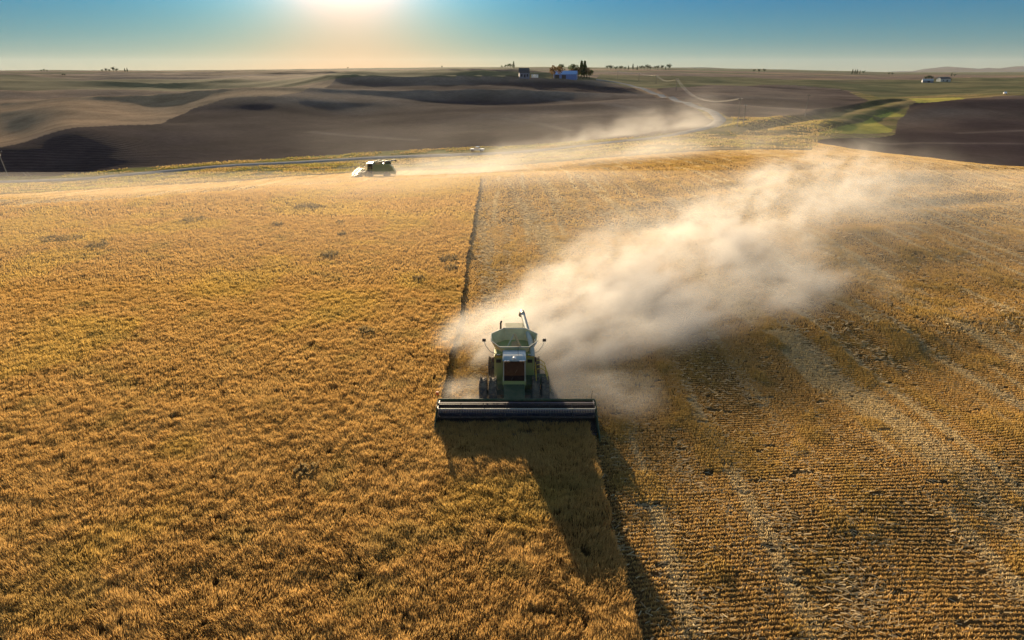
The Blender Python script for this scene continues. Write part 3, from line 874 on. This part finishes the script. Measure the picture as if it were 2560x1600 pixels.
    for k in range(6):
        t = 2 * math.pi * k / 6 + .35
        cy, cz = -3.25 + .49 * math.cos(t), 1.32 + .49 * math.sin(t)
        bt = MB().box(hx - 4.8, hx + 4.8, cy - .022, cy + .022, cz - .022, cz + .022)
        for q in range(96):
            x = hx - 4.75 + q * .1
            bt.box(x, x + .015, cy - .01, cy + .01, cz - .26, cz - .03)
        bt.build('reel_bat', M['rim'] if k == 2 else (M['steel'] if k == 1 else M['black']), reel)
    for k in range(8):
        x = hx - 4.8 + k * 9.6 / 7
        sp = MB()
        for j in range(6):
            t = 2 * math.pi * j / 6 + .35
            sp.tube([(x, -3.25, 1.32), (x, -3.25 + .49 * math.cos(t), 1.32 + .49 * math.sin(t))], .028, 5)
        sp.build('reel_spider', M['black'], reel)
    kb = MB().box(hx - 4.9, hx + 4.9, -4.12, -4.03, .12, .16)
    for k in range(128):
        x = hx - 4.88 + k * .0765
        kb.prism([(x, -4.12), (x + .05, -4.12), (x + .025, -4.28)], 'z', .125, .15)
    kb.build('cutter_bar', M['steel'], head)
    return root

comb = make_combine()
comb.location = (0.15, 38.0, 0.0)
tag(comb, 'large green combine harvester facing the camera, cutting into the standing wheat', 'combine harvester', 'combine harvesters in the wheat field')
comb2 = copy_tree(comb)
p = hit(918, 443)
comb2.location = (p.x + 0.8, p.y, p.z)
comb2.rotation_euler = (0, 0, R(-86))
comb2['label'] = 'smaller distant combine harvester driving left in dust at the far edge of the field'

# ------------------------------------------------------------------ poles, wires, vehicles, farm buildings, trees
def make_pole(h, arm=1.2, name='utility_pole'):
    root = empty(name)
    MB().tube([(0, 0, -.6), (0, 0, h)], .19, 10, .12).build('shaft', M['wood'], root, smooth=True)
    ca = MB().box(-arm, arm, -.07, .07, h - .75, h - .58).build('crossarm', M['wood'], root)
    for x in (-arm + .1, 0.35, arm - .1):
        MB().tube([(x, 0, h - .58), (x, 0, h - .36)], .06, 6, .04).build('insulator', M['white'], ca)
    return root
def pole_at(px, py, h, label, rz=0.0, lean=0.0):
    p = hit(px, py)
    r = make_pole(h)
    r.location = p
    r.rotation_euler = (0, lean, rz)
    return tag(r, label, 'utility pole', 'utility poles along the road'), p
pole_l, pL = pole_at(20, 441, 9.5, 'tall weathered wooden pole beside the road at the left edge', .5, -.10)
tb = MB().box(-.35, .35, -.3, .1, 7.4, 8.3)
tb.build('transformer', M['rim'], pole_l, .05)
for k, (px, py) in enumerate(((70, 441), (80, 440))):
    p = hit(px, py)
    r = empty('guy_post', p)
    MB().tube([(0, 0, -.3), (-1.5, 0, 1.5)], .06, 6).build('stake', M['wood'], r)
    tag(r, ('first' if k == 0 else 'second') + ' short leaning stake from the tall pole at the road', 'stake', 'leaning stakes by the left pole')
LINE = [((1843, 318), 11.0, 'nearest pole of the power line inside the bend of the gravel road'),
        ((1690, 227), 10.0, 'second pole of the power line, past the top of the road bend'),
        ((1640, 210), 9.5, 'third pole of the power line on the green slope'),
        ((1597, 203), 9.0, 'fourth pole of the power line on the green slope'),
        ((1544, 196), 8.5, 'fifth pole of the power line, close to the farm trees'),
        ((1478, 190), 8.0, 'farthest pole of the power line, behind the farm trees')]
tops = []
for (px, py), h, lb in LINE:
    o, p = pole_at(px, py, h, lb, .6)
    tops.append(p + Vector((0, 0, h - .4)))
pole_at(2012, 291, 11.0, 'lone wooden pole on the bank above the ditch on the right', .2, .05)
pole_at(1858, 312, 8.0, 'plain shorter pole just right of the nearest power line pole', .9)
wr = MB()
for a, b in zip(tops, tops[1:]):
    for off in (-.8, .8):
        pts = []
        for i in range(13):
            q = i / 12
            pp = a.lerp(b, q)
            pts.append((pp.x + off, pp.y, pp.z - 4 * q * (1 - q) * (b - a).length * .022))
        wr.tube(pts, .035, 5)
tag(wr.build('power_line', M['wire']), 'bright sagging wires strung between the poles on the right', 'power line')

def make_pickup(col):
    r = empty('pickup_truck')
    bd = MB().prism([(-2.7, .55), (2.6, .55), (2.6, 1.05), (.9, 1.1), (-.9 + 1.6, 1.1), (-2.7, 1.1)][:3] + [(1.0, 1.12), (-2.7, 1.15)], 'y', -.95, .95)
    body = bd.build('body', col, r, .06)
    cb = MB().prism([(-.9, 1.12), (1.1, 1.12), (.5, 1.8), (-.8, 1.82)], 'y', -.85, .85).build('cabin', M['bright'], r, .08)
    MB().prism([(.62, 1.2), (1.12, 1.2), (.56, 1.76), (.46, 1.76)], 'y', -.78, .78).build('windshield', M['glass'], cb)
    for x in (-1.7, 1.7):
        for y in (-.9, .9):
            w = MB()
            w.b.from_mesh(WHEEL)
            w.build('wheel', M['rubber'], r, loc=(x, y, .4))
    MB().box(2.58, 2.68, -.9, .9, .5, .7).build('bumper', M['bright'], r, .02)
    return r
_w = bmesh.new()
bmesh.ops.create_cone(_w, cap_ends=True, segments=18, radius1=.4, radius2=.4, depth=.28, matrix=Matrix.Rotation(R(90), 4, 'X'))
WHEEL = bpy.data.meshes.new('wheel_shape'); _w.to_mesh(WHEEL); _w.free()
p = hit(1193, 379)
tr = make_pickup(M['white']); tr.location = p; tr.rotation_euler = (0, 0, R(165))
tag(tr, 'pale pickup truck glinting in the sun on the road verge behind the dust', 'pickup truck', 'pickup trucks')
p = hit(2512, 236)
tr2 = copy_tree(tr); tr2.location = p; tr2.rotation_euler = (0, 0, R(60))
tr2['label'] = 'tiny white vehicle on the dark field at the far right'

def gable(name, w, l, hw, hr, wall, roof, rz, loc, doors=(), over=.4):
    """ridge along local x"""
    r = empty(name, loc, rz)
    wl2 = MB().prism([(-w / 2, -1.5), (w / 2, -1.5), (w / 2, hw), (0, hr), (-w / 2, hw)], 'x', -l / 2, l / 2).build('wall', wall, r)
    rf = MB()
    for s in (-1, 1):
        k = (hr - hw) / (w / 2)
        a, b = (0, hr), (s * (w / 2 + over), hw - k * over)
        rf.prism([(a[0], a[1] + .02), (b[0], b[1] + .02), (b[0], b[1] + .2), (a[0], a[1] + .2)], 'x', -l / 2 - over, l / 2 + over)
    rf.build('roof', roof, r)
    for x, y, ww, hh, kind in doors:
        d = MB()
        if y is None: d.box(-l / 2 - .06, -l / 2 - .003, x - ww / 2, x + ww / 2, .0, hh)
        else: d.box(x - ww / 2, x + ww / 2, -w / 2 - .06, -w / 2 - .003, y, y + hh)
        d.build(kind, M['door'], r)
    return r
p = hit(1310, 193.5)
tag(gable('barn', 7.0, 9.2, 4.3, 8.0, M['barn_wall'], M['barn_roof'], R(5), p, [(-2.5, .6, 1.4, 2.2, 'window'), (0.3, 0, 1.6, 2.6, 'door'), (2.8, .6, 1.4, 2.2, 'window')]),
    'grey barn with a dark roof standing alone on the hilltop', 'barn')
p = hit(1414, 197)
sh = gable('shed', 11.0, 22.0, 4.2, 7.2, M['blue_wall'], M['blue_roof'], R(-12), p, [(-7.5, 0, 4.0, 3.6, 'door'), (-1.0, 0, 4.0, 3.6, 'door')])
MB().prism([(-5.4, -.5), (5.4, -.5), (5.4, 4.1), (0, 6.95), (-5.4, 4.1)], 'x', -11.12, -11.01).build('gable_end', M['white'], sh)
tag(sh, 'long blue metal shed with a white end beside the farm trees', 'shed')
for k, (px, nm) in enumerate(((1331, 'left'), (1337, 'middle'), (1343, 'right'))):
    p = hit(px, 194.5)
    r = empty('storage_tank', p)
    MB().tube([(0, 0, 0), (0, 0, 2.3), (0, 0, 2.9)], .95, 14).build('shell', M['white'], r, .1)
    MB().tube([(0, 0, 2.9), (0, 0, 3.3)], .3, 8).build('cap', M['barn_roof'], r)
    tag(r, f'small white tank beside the barn, {nm} of three', 'tank', 'white tanks by the barn')
p = hit(2358, 204)
fh_ = tag(gable('farmhouse', 14.0, 26.0, 6.0, 10.0, M['roof_pale'], M['barn_roof'], R(8), p, [(-6, 1, 2, 3, 'window'), (4, 0, 4, 4, 'door')]),
    'white farm building on the far right plain beside dark trees', 'farmhouse')
fh_.scale = [p.y / F] * 3
p = hit(2318, 206)
ms_ = tag(gable('machine_shed', 14.0, 26.0, 5.0, 9.0, M['barn_wall'], M['roof_pale'], R(-20), p, [(2, 0, 6, 4, 'door')]),
    'low pale roofed shed on the far right plain, left of the dark trees', 'shed')
ms_.scale = [p.y / F * .85] * 3

def leaf_mat(name, c1, c2):
    m, nt, out = new_mat(name)
    oi = nt.n('NewGeometry').outputs['Random Per Island']
    c = nt.mix(oi, c1, c2)
    d = nt.n('BsdfDiffuse', {'Color': c}); t = nt.n('BsdfTranslucent', {'Color': c})
    mx = nt.n('MixShader', {0: .3, 1: d.outputs[0], 2: t.outputs[0]})
    nt.t.links.new(mx.outputs[0], out.inputs[0])
    return m
LEAF = {'green': leaf_mat('green_leaves', (.035, .060, .018), (.075, .11, .03)), 'brown': leaf_mat('brown_leaves', (.10, .055, .02), (.16, .10, .035)),
        'dark': leaf_mat('dark_needles', (.018, .036, .018), (.04, .065, .028))}
def tree_mesh(kind, n, h):
    """leaf clumps spread through the crown; kind round / conical / bushy"""
    V = []
    lobes = [(rng.normal(0, .2) * h, rng.normal(0, .2) * h, h * rng.uniform(.38, .86), h * rng.uniform(.13, .24)) for _ in range(9)]
    for _ in range(n):
        if kind == 'cone':
            q = rng.uniform(0, 1) ** .7
            r = (1 - q) * .20 * h * math.sqrt(rng.uniform(.2, 1)) + .02 * h; a = rng.uniform(0, 6.283)
            c = Vector((r * math.cos(a), r * math.sin(a), h * (.10 + .9 * q)))
        else:
            lx, ly, lz, lr = lobes[rng.integers(0, 9)]
            d = Vector(rng.normal(0, 1, 3)).normalized() * lr * rng.uniform(.5, 1) ** .5
            c = Vector((lx, ly, lz)) + d
        s = h * rng.uniform(.03, .07)
        u = Vector(rng.normal(0, 1, 3)).normalized(); w = u.orthogonal().normalized()
        V += [c - u * s, c + w * s * .7, c + u * s, c - w * s * .7]
    return np.array(V)
def make_tree(kind, leaf, h, n=420):
    r = empty('tree')
    v = tree_mesh(kind, n, h)
    np_mesh('crown', v, np.arange(len(v)).reshape(-1, 4), LEAF[leaf], parent=r)
    t = MB().tube([(0, 0, -.5), (h * .01, 0, h * .4), (0, h * .01, h * .8)], h * .03, 7, h * .008)
    for a in (0.3, 2.2, 4.4):
        t.tube([(0, 0, h * .35), (math.cos(a) * h * .16, math.sin(a) * h * .16, h * .62)], h * .015, 5, h * .005)
    t.build('trunk', M['bark'], r)
    return r
PROTO = {}
def plant(px, py, h, kind, leaf, label, group, n=420):
    p = hit(px, py)
    key = (kind, leaf)
    if key not in PROTO:
        o = PROTO[key] = make_tree(kind, leaf, 10.0, n)
    else:
        o = copy_tree(PROTO[key])
    o.location = p
    o.rotation_euler = (0, 0, random.uniform(0, 6.28))
    k = h / 10.0
    o.scale = (k * random.uniform(.9, 1.2), k * random.uniform(.9, 1.2), k)
    return tag(o, label, 'tree', group)
GF = 'trees around the hilltop farm'
plant(1387, 196, 11.5, 'round', 'brown', 'rust brown round tree at the white end of the blue shed', GF)
plant(1397, 193, 7.0, 'round', 'dark', 'low dark tree just behind the left end of the blue shed', GF)
plant(1436, 192.5, 12.5, 'round', 'green', 'tall green tree behind the right end of the blue shed', GF)
plant(1431, 194, 8.5, 'round', 'brown', 'small brown tree at the right end of the blue shed', GF)
plant(1453, 193, 15.0, 'cone', 'green', 'left of two pointed green trees in the farm grove', GF)
plant(1461, 193, 15.0, 'cone', 'green', 'right of two pointed green trees in the farm grove', GF)
plant(1446, 196, 10.5, 'round', 'brown', 'brown tree in the middle of the farm grove', GF)
plant(1457, 197, 9.5, 'round', 'dark', 'dark tree in front of the pointed trees in the grove', GF)
plant(1466, 196, 10.5, 'round', 'brown', 'brown tree right of the pointed trees in the grove', GF)
plant(1473, 197, 8.5, 'round', 'green', 'small green tree at the right end of the farm grove', GF)
plant(1399, 186, 10.0, 'round', 'green', 'green treetop showing far behind the blue shed', GF)
def cluster(items, label, group, leaf='dark'):
    for px, py, h, kind in items: plant(px, py, h * .38 * hit(px, py).y / F, kind, leaf, label, group)
cluster([(104, 180, 14, 'round'), (111, 180, 18, 'round'), (118, 180, 14, 'round')], 'dark tree in the small clump on the horizon at the far left', 'horizon clump far left')
cluster([(157, 190, 13, 'round'), (162, 190, 12, 'round')], 'dark tree of the pair below the horizon on the far left plain', 'pair on the far left plain')
cluster([(256, 180, 16, 'round'), (266, 180, 22, 'round'), (274, 180, 18, 'round'), (284, 180, 30, 'round'), (292, 180, 20, 'round'), (313, 180, 22, 'cone'), (319, 180, 24, 'cone')],
        'dark tree in the grove on the left horizon', 'grove on the left horizon')
cluster([(1263, 171, 22, 'round'), (1270, 171, 26, 'round'), (1277, 171, 28, 'round'), (1284, 171, 40, 'cone'), (1255, 171, 18, 'round')],
        'tree in the line on the horizon above the barn', 'tree line above the barn', 'green')
cluster([(1520 + 9 * i + random.uniform(-3, 3), 175 + random.uniform(-1, 1), random.uniform(18, 36), random.choice(('round', 'round', 'cone'))) for i in range(18)],
        'dark blue tree in the long line right of the farm grove on the horizon', 'long tree line on the horizon')
cluster([(2130, 186, 30, 'cone'), (2137, 186, 28, 'cone'), (2142, 186, 28, 'cone'), (2149, 186, 24, 'cone'), (2158, 186, 22, 'round')],
        'tiny tree in the short row on the right horizon', 'short row on the right horizon')
cluster([(2314, 201, 26, 'round'), (2321, 201, 30, 'round'), (2328, 201, 26, 'round'), (2340, 203, 16, 'round'), (2376, 203, 16, 'round')],
        'dark tree beside the white farm building on the right plain', 'trees by the white farm building')
cluster([(2378, 192, 24, 'cone'), (2386, 192, 16, 'round'), (2222, 188, 16, 'round'), (2230, 188, 16, 'round')], 'tiny dark tree on the right plain behind the farm building', 'trees behind the right farm')
cluster([(1897, 182, 22, 'round'), (1910, 182, 24, 'round'), (1885, 181, 18, 'round')], 'tiny dark tree on the horizon above the lone pole', 'trees above the lone pole')
plant(870, 172.5, 14, 'round', 'dark', 'single tiny tree on the horizon under the sun', 'lone horizon trees')
plant(1105, 171, 16, 'round', 'dark', 'single tiny tree on the horizon right of the sun', 'lone horizon trees')

# dark weed patches in the standing wheat
WP = [(485, 558, 2.6), (770, 522, 2.2), (790, 524, 1.5), (750, 526, 1.3), (140, 606, 2.2), (182, 605, 2.0), (250, 622, 1.8), (1120, 657, 1.6), (1127, 682, 1.2), (825, 646, 1.5), (850, 565, .9), (695, 570, 1.1), (855, 595, .8), (1050, 706, 1.0), (915, 842, 1.0), (770, 1195, 0.9)]
WL = ['left of the dust, lone dark weed patch highest in the left of the wheat', 'dark weed patch in the middle of the far row of three', 'dark weed patch at the right of the far row of three', 'dark weed patch at the left of the far row of three',
      'sparse weed patch nearest the left edge of the picture', 'sparse weed patch second from the left edge of the picture', 'sparse weed patch third from the left edge of the picture', 'long grey weed patch close to the cut edge of the wheat',
      'small round weed patch close to the cut edge of the wheat', 'flat weed patch halfway between the far row and the combine', 'tiny green weed patch below the far row of three', 'tiny green weed patch left below the far row of three',
      'tiny green weed spot lowest under the far row of three', 'small weed patch in the wheat left of the tall crop edge', 'weed patch level with the tank of the near combine', 'weed patch low in the wheat left of the combine shadow']
for (px, py, rad), lb in zip(WP, WL):
    p = hit(px, py)
    rad *= 0.62
    n = int(90 * rad) + 12
    a, q = rng.uniform(0, 6.28, n), np.sqrt(rng.uniform(0, 1, n)) * rad
    X, Y = p.x + np.cos(a) * q * 1.1, p.y + np.sin(a) * q * 1.3
    cc = lerp((0.14, 0.11, 0.06), (0.30, 0.21, 0.09), rng.uniform(0, 1, n))
    v, f, c = kites(X - p.x, Y - p.y, height(X, Y) - p.z, .2, rng.uniform(.62, .92, n), rng.uniform(.12, .3, n), rng.normal(0, .15, n), rng.normal(0, .15, n), cc)
    o = np_mesh('weed_patch', v, f, stub_mat, c)
    o.location = p
    tag(o, lb, 'weeds', 'weed patches in the standing wheat')

# mountains far away on the right; the blue of distance haze is painted on
def mountains(name, pts, Y, depth, colr):
    P = [(ray(px, py)[0] * Y, H + ray(px, py)[1] * Y) for px, py in pts]
    xs = np.linspace(P[0][0], P[-1][0], 160)
    zs = np.interp(xs, [q[0] for q in P], [q[1] for q in P]) + (fbm(xs / 500, xs * 0, 81, 3) - .5) * Y * .0016
    prof = np.array([0, .25, .6, .85, 1, .8, .4, 0])
    yo = np.linspace(-1, 1, 8) * depth
    V = np.stack([np.repeat(xs[:, None], 8, 1), Y + yo[None, :] + (fbm(xs / 900, xs * 0, 82, 2)[:, None] - .5) * depth * .6,
                  -60 + (zs[:, None] + 60) * (prof[None, :] + (fbm(xs[:, None] / 400, yo[None, :] / 400 + xs[:, None] * 0, 83, 3) - .5) * .25 * (prof[None, :] < 1))], -1)
    k = np.arange(160 * 8).reshape(160, 8)
    f = np.stack([k[:-1, :-1], k[1:, :-1], k[1:, 1:], k[:-1, 1:]], -1).reshape(-1, 4)
    return np_mesh(name, V.reshape(-1, 3), f, ground_mat(name + '_cover', False, .02, .1, 0.0), np.tile(colr, (160 * 8, 1)), True, 'structure')
mountains('mountain_range', [(2150, 186), (2250, 180), (2330, 176), (2360, 170), (2400, 166), (2420, 168), (2450, 172), (2490, 169), (2520, 171), (2560, 166), (2700, 160), (2900, 172), (3100, 182)], 17000, 1500, (.035, .055, .075))
mountains('distant_ridge', [(1440, 174), (1500, 172), (1620, 167), (1680, 170), (1760, 168), (1850, 172), (1930, 175), (2020, 178), (2080, 177), (2160, 182), (2300, 186)], 11500, 900, (.05, .08, .055))

# ------------------------------------------------------------------ dust clouds and haze
def dust(name, label, origin, az, L, W0, W1, H0, H1, dens, decay, scale=.16, thr=(.42, .66), aniso=.12, color=(.83, .80, .755), stretch=2.2, rate=.28, w_in=.08, curl=0.0, warp_k=.5, even=False):
    """a plume that leaves its origin along azimuth az (from +Y towards +X); local x runs down wind"""
    bm = bmesh.new()
    n, seg = 14, 14
    rings = []
    for i in range(n + 1):
        q = i / n
        W, HH = (W0 + (W1 - W0) * q ** .8) * 1.9, (H0 + (H1 - H0) * q ** .8) * 1.9
        e = (.9 if i == 0 else 1) * (1 if q < .85 else math.sqrt(max(0.02, 1 - ((q - .85) / .15) ** 2)))
        rings.append([bm.verts.new((L * q, curl * L * q * q + W * e * math.cos(t), max(-.4, HH * e * math.sin(t)) - .1)) for t in (2 * math.pi * k / seg for k in range(seg))])
    for u, w in zip(rings, rings[1:]):
        for k in range(seg): bm.faces.new((u[k], u[(k + 1) % seg], w[(k + 1) % seg], w[k]))
    bm.faces.new(rings[0][::-1]); bm.faces.new(rings[-1])
    bmesh.ops.recalc_face_normals(bm, faces=bm.faces)
    me = bpy.data.meshes.new(name); bm.to_mesh(me); bm.free()
    m, nt, out = new_mat(name + '_air')
    tc = nt.n('TexCoord').outputs['Object']
    sp = nt.n('SeparateXYZ', {0: tc})
    u, v0, w = sp.outputs
    q = nt.m('DIVIDE', u, L, clamp=True)
    q8 = nt.m('POWER', q, .8)
    v = nt.m('SUBTRACT', v0, nt.m('MULTIPLY', nt.m('MULTIPLY', q, q), curl * L)) if curl else v0
    sg = nt.m('MULTIPLY_ADD', q8, W1 - W0, W0)
    sh_ = nt.m('MULTIPLY_ADD', q8, H1 - H0, H0)
    warp = nt.n('TexNoise', {'Vector': tc, 'Scale': scale * .45, 'Detail': 2.0}).outputs['Color']
    wv = nt.n('VectorMath', {0: warp, 1: (.5, .5, .5)}, operation='SUBTRACT').outputs[0]
    wv = nt.n('VectorMath', {0: wv, 'Scale': 1.6 / scale * warp_k}, operation='SCALE').outputs[0]
    pos = nt.n('VectorMath', {0: tc, 1: wv}, operation='ADD').outputs[0]
    mp = nt.n('Mapping', {'Vector': pos, 'Scale': (1 / stretch, 1, 1.2)}).outputs[0]
    ns_ = nt.n('TexNoise', {'Vector': mp, 'Scale': scale, 'Detail': 7.0, 'Roughness': .64}).outputs[0]
    sv = nt.n('SeparateXYZ', {0: wv}).outputs
    vn = nt.m('DIVIDE', nt.m('ADD', v, nt.m('MULTIPLY', sv[1], .5)), sg)
    wn_ = nt.m('DIVIDE', nt.m('MAXIMUM', w, 0.0), sh_)
    fall = nt.m('EXPONENT', nt.m('MULTIPLY', nt.m('ADD', nt.m('MULTIPLY', vn, vn), nt.m('MULTIPLY', wn_, wn_)), -1.0))
    cl = nt.n('MapRange', {0: ns_, 1: thr[0], 2: thr[1], 3: 0.0, 4: 1.0}, interpolation_type='SMOOTHSTEP').outputs[0]
    fade = nt.m('EXPONENT', nt.m('MULTIPLY', q, -decay))
    fin = nt.n('MapRange', {0: q, 1: 0.0, 2: w_in, 3: 0.0, 4: 1.0}, interpolation_type='SMOOTHSTEP').outputs[0]
    fout = nt.n('MapRange', {0: q, 1: 1.0, 2: .72, 3: 0.0, 4: 1.0}, interpolation_type='SMOOTHSTEP').outputs[0]
    cut = nt.n('MapRange', {0: fall, 1: .03, 2: .25, 3: 0.0, 4: 1.0}).outputs[0]
    d = nt.m('MULTIPLY', nt.m('MULTIPLY', nt.m('MULTIPLY', fall, cut), cl), nt.m('MULTIPLY', nt.m('MULTIPLY', fade, fin), nt.m('MULTIPLY', fout, dens)))
    pv = nt.n('VolumePrincipled', {'Color': (*color, 1), 'Density': d, 'Anisotropy': aniso})
    nt.t.links.new(pv.outputs[0], out.inputs['Volume'])
    if even:
        for l in list(pv.inputs['Density'].links): nt.t.links.remove(l)
        pv.inputs['Density'].default_value = dens
    m.cycles.volume_step_rate = rate
    me.materials.append(m)
    o = link(bpy.data.objects.new(name, me))
    o.location = origin
    o.rotation_euler = (0, 0, math.pi / 2 - az)
    return tag(o, label, 'dust cloud', 'dust clouds over the field', 'stuff')
dust('dust_cloud', 'thick cream dust plume blowing right from behind the near combine', (-2.2, 42.5, 0), R(38), 140, 2.9, 14.5, 2.8, 6.0, .58, 2.3, w_in=.02, scale=.19, thr=(.45, .66), stretch=2.8, warp_k=.32)
dust('dust_cloud', 'bright billow of dust rising right behind the tank of the near combine', (-4.2, 43.5, 0), R(32), 40, 2.2, 5.5, 2.6, 4.2, .62, 1.6, scale=.26, w_in=.05, thr=(.43, .64), stretch=2.0, warp_k=.4)
dust('dust_cloud', 'lower lobe of cream dust trailing right of the near combine', (0.6, 42.0, 0), R(55), 48, 2.4, 6, 2.3, 3.0, .58, 1.6, scale=.24, w_in=.03, thr=(.42, .64), stretch=2.6, warp_k=.32)
dust('dust_cloud', 'thin spreading tail of the dust plume drifting over the far stubble', (8, 58, 0), R(43), 115, 11, 20, 4, 7, .050, 1.2, w_in=.2, scale=.08, thr=(.40, .66), stretch=3.4, warp_k=.35)
dust('dust_cloud', 'low dust rising around the wheels behind the header', (-5.2, 37.8, 0), R(88), 16, 1.6, 2.8, 1.1, 1.7, .60, .5, scale=.45, thr=(.40, .66), w_in=.08)
p = hit(975, 440)
dust('dust_cloud', 'dust trail behind the distant combine along the far edge', (p.x - 14, p.y - 3, p.z - 1), R(78), 150, 5, 24, 2.6, 13, .15, 1.8, scale=.08, thr=(.38, .68), stretch=2.2, rate=.4)
p = hit(1345, 372)
dust('dust_cloud', 'wispy dust rising over the dark plowed hill left of the road bend', (p.x, p.y + 6, p.z - 1), R(68), 95, 5, 16, 3, 17, .075, .6, scale=.06, thr=(.42, .68), stretch=1.4, rate=.4)
p = hit(700, 400)
dust('dust_cloud', 'broad pale dust veil hanging over the plowed valley behind the distant combine', (p.x, p.y, p.z - 2), R(62), 330, 40, 60, 8, 18, .0032, .3, scale=.02, thr=(.30, .72), stretch=1.6, rate=.8)
p = hit(-60, 522)
dust('dust_cloud', 'thin veil of dust lying over the crest of the standing wheat', (p.x, p.y + 6, p.z - .5), R(76), 130, 9, 16, 1.4, 2.2, .03, -.6, scale=.05, thr=(.30, .75), stretch=3.0, rate=.6)

dust('dust_cloud', 'faint dust hanging over the standing wheat on the left of the field', (-150, 98, -1), R(89), 300, 22, 22, 2.6, 2.6, .0060, .0, even=True)
lo, hi = -45.0, 330.0
hz = MB().box(-14000, 14000, -3500, 19500, lo, hi)
m, nt, out = new_mat('haze_air')
pv = nt.n('VolumePrincipled', {'Color': (.93, .93, .95, 1), 'Density': 0.9e-5, 'Anisotropy': .15})
nt.t.links.new(pv.outputs[0], out.inputs['Volume'])
tag(hz.build('haze', m), 'thin pale haze over the whole farmland', 'haze', kind='stuff')
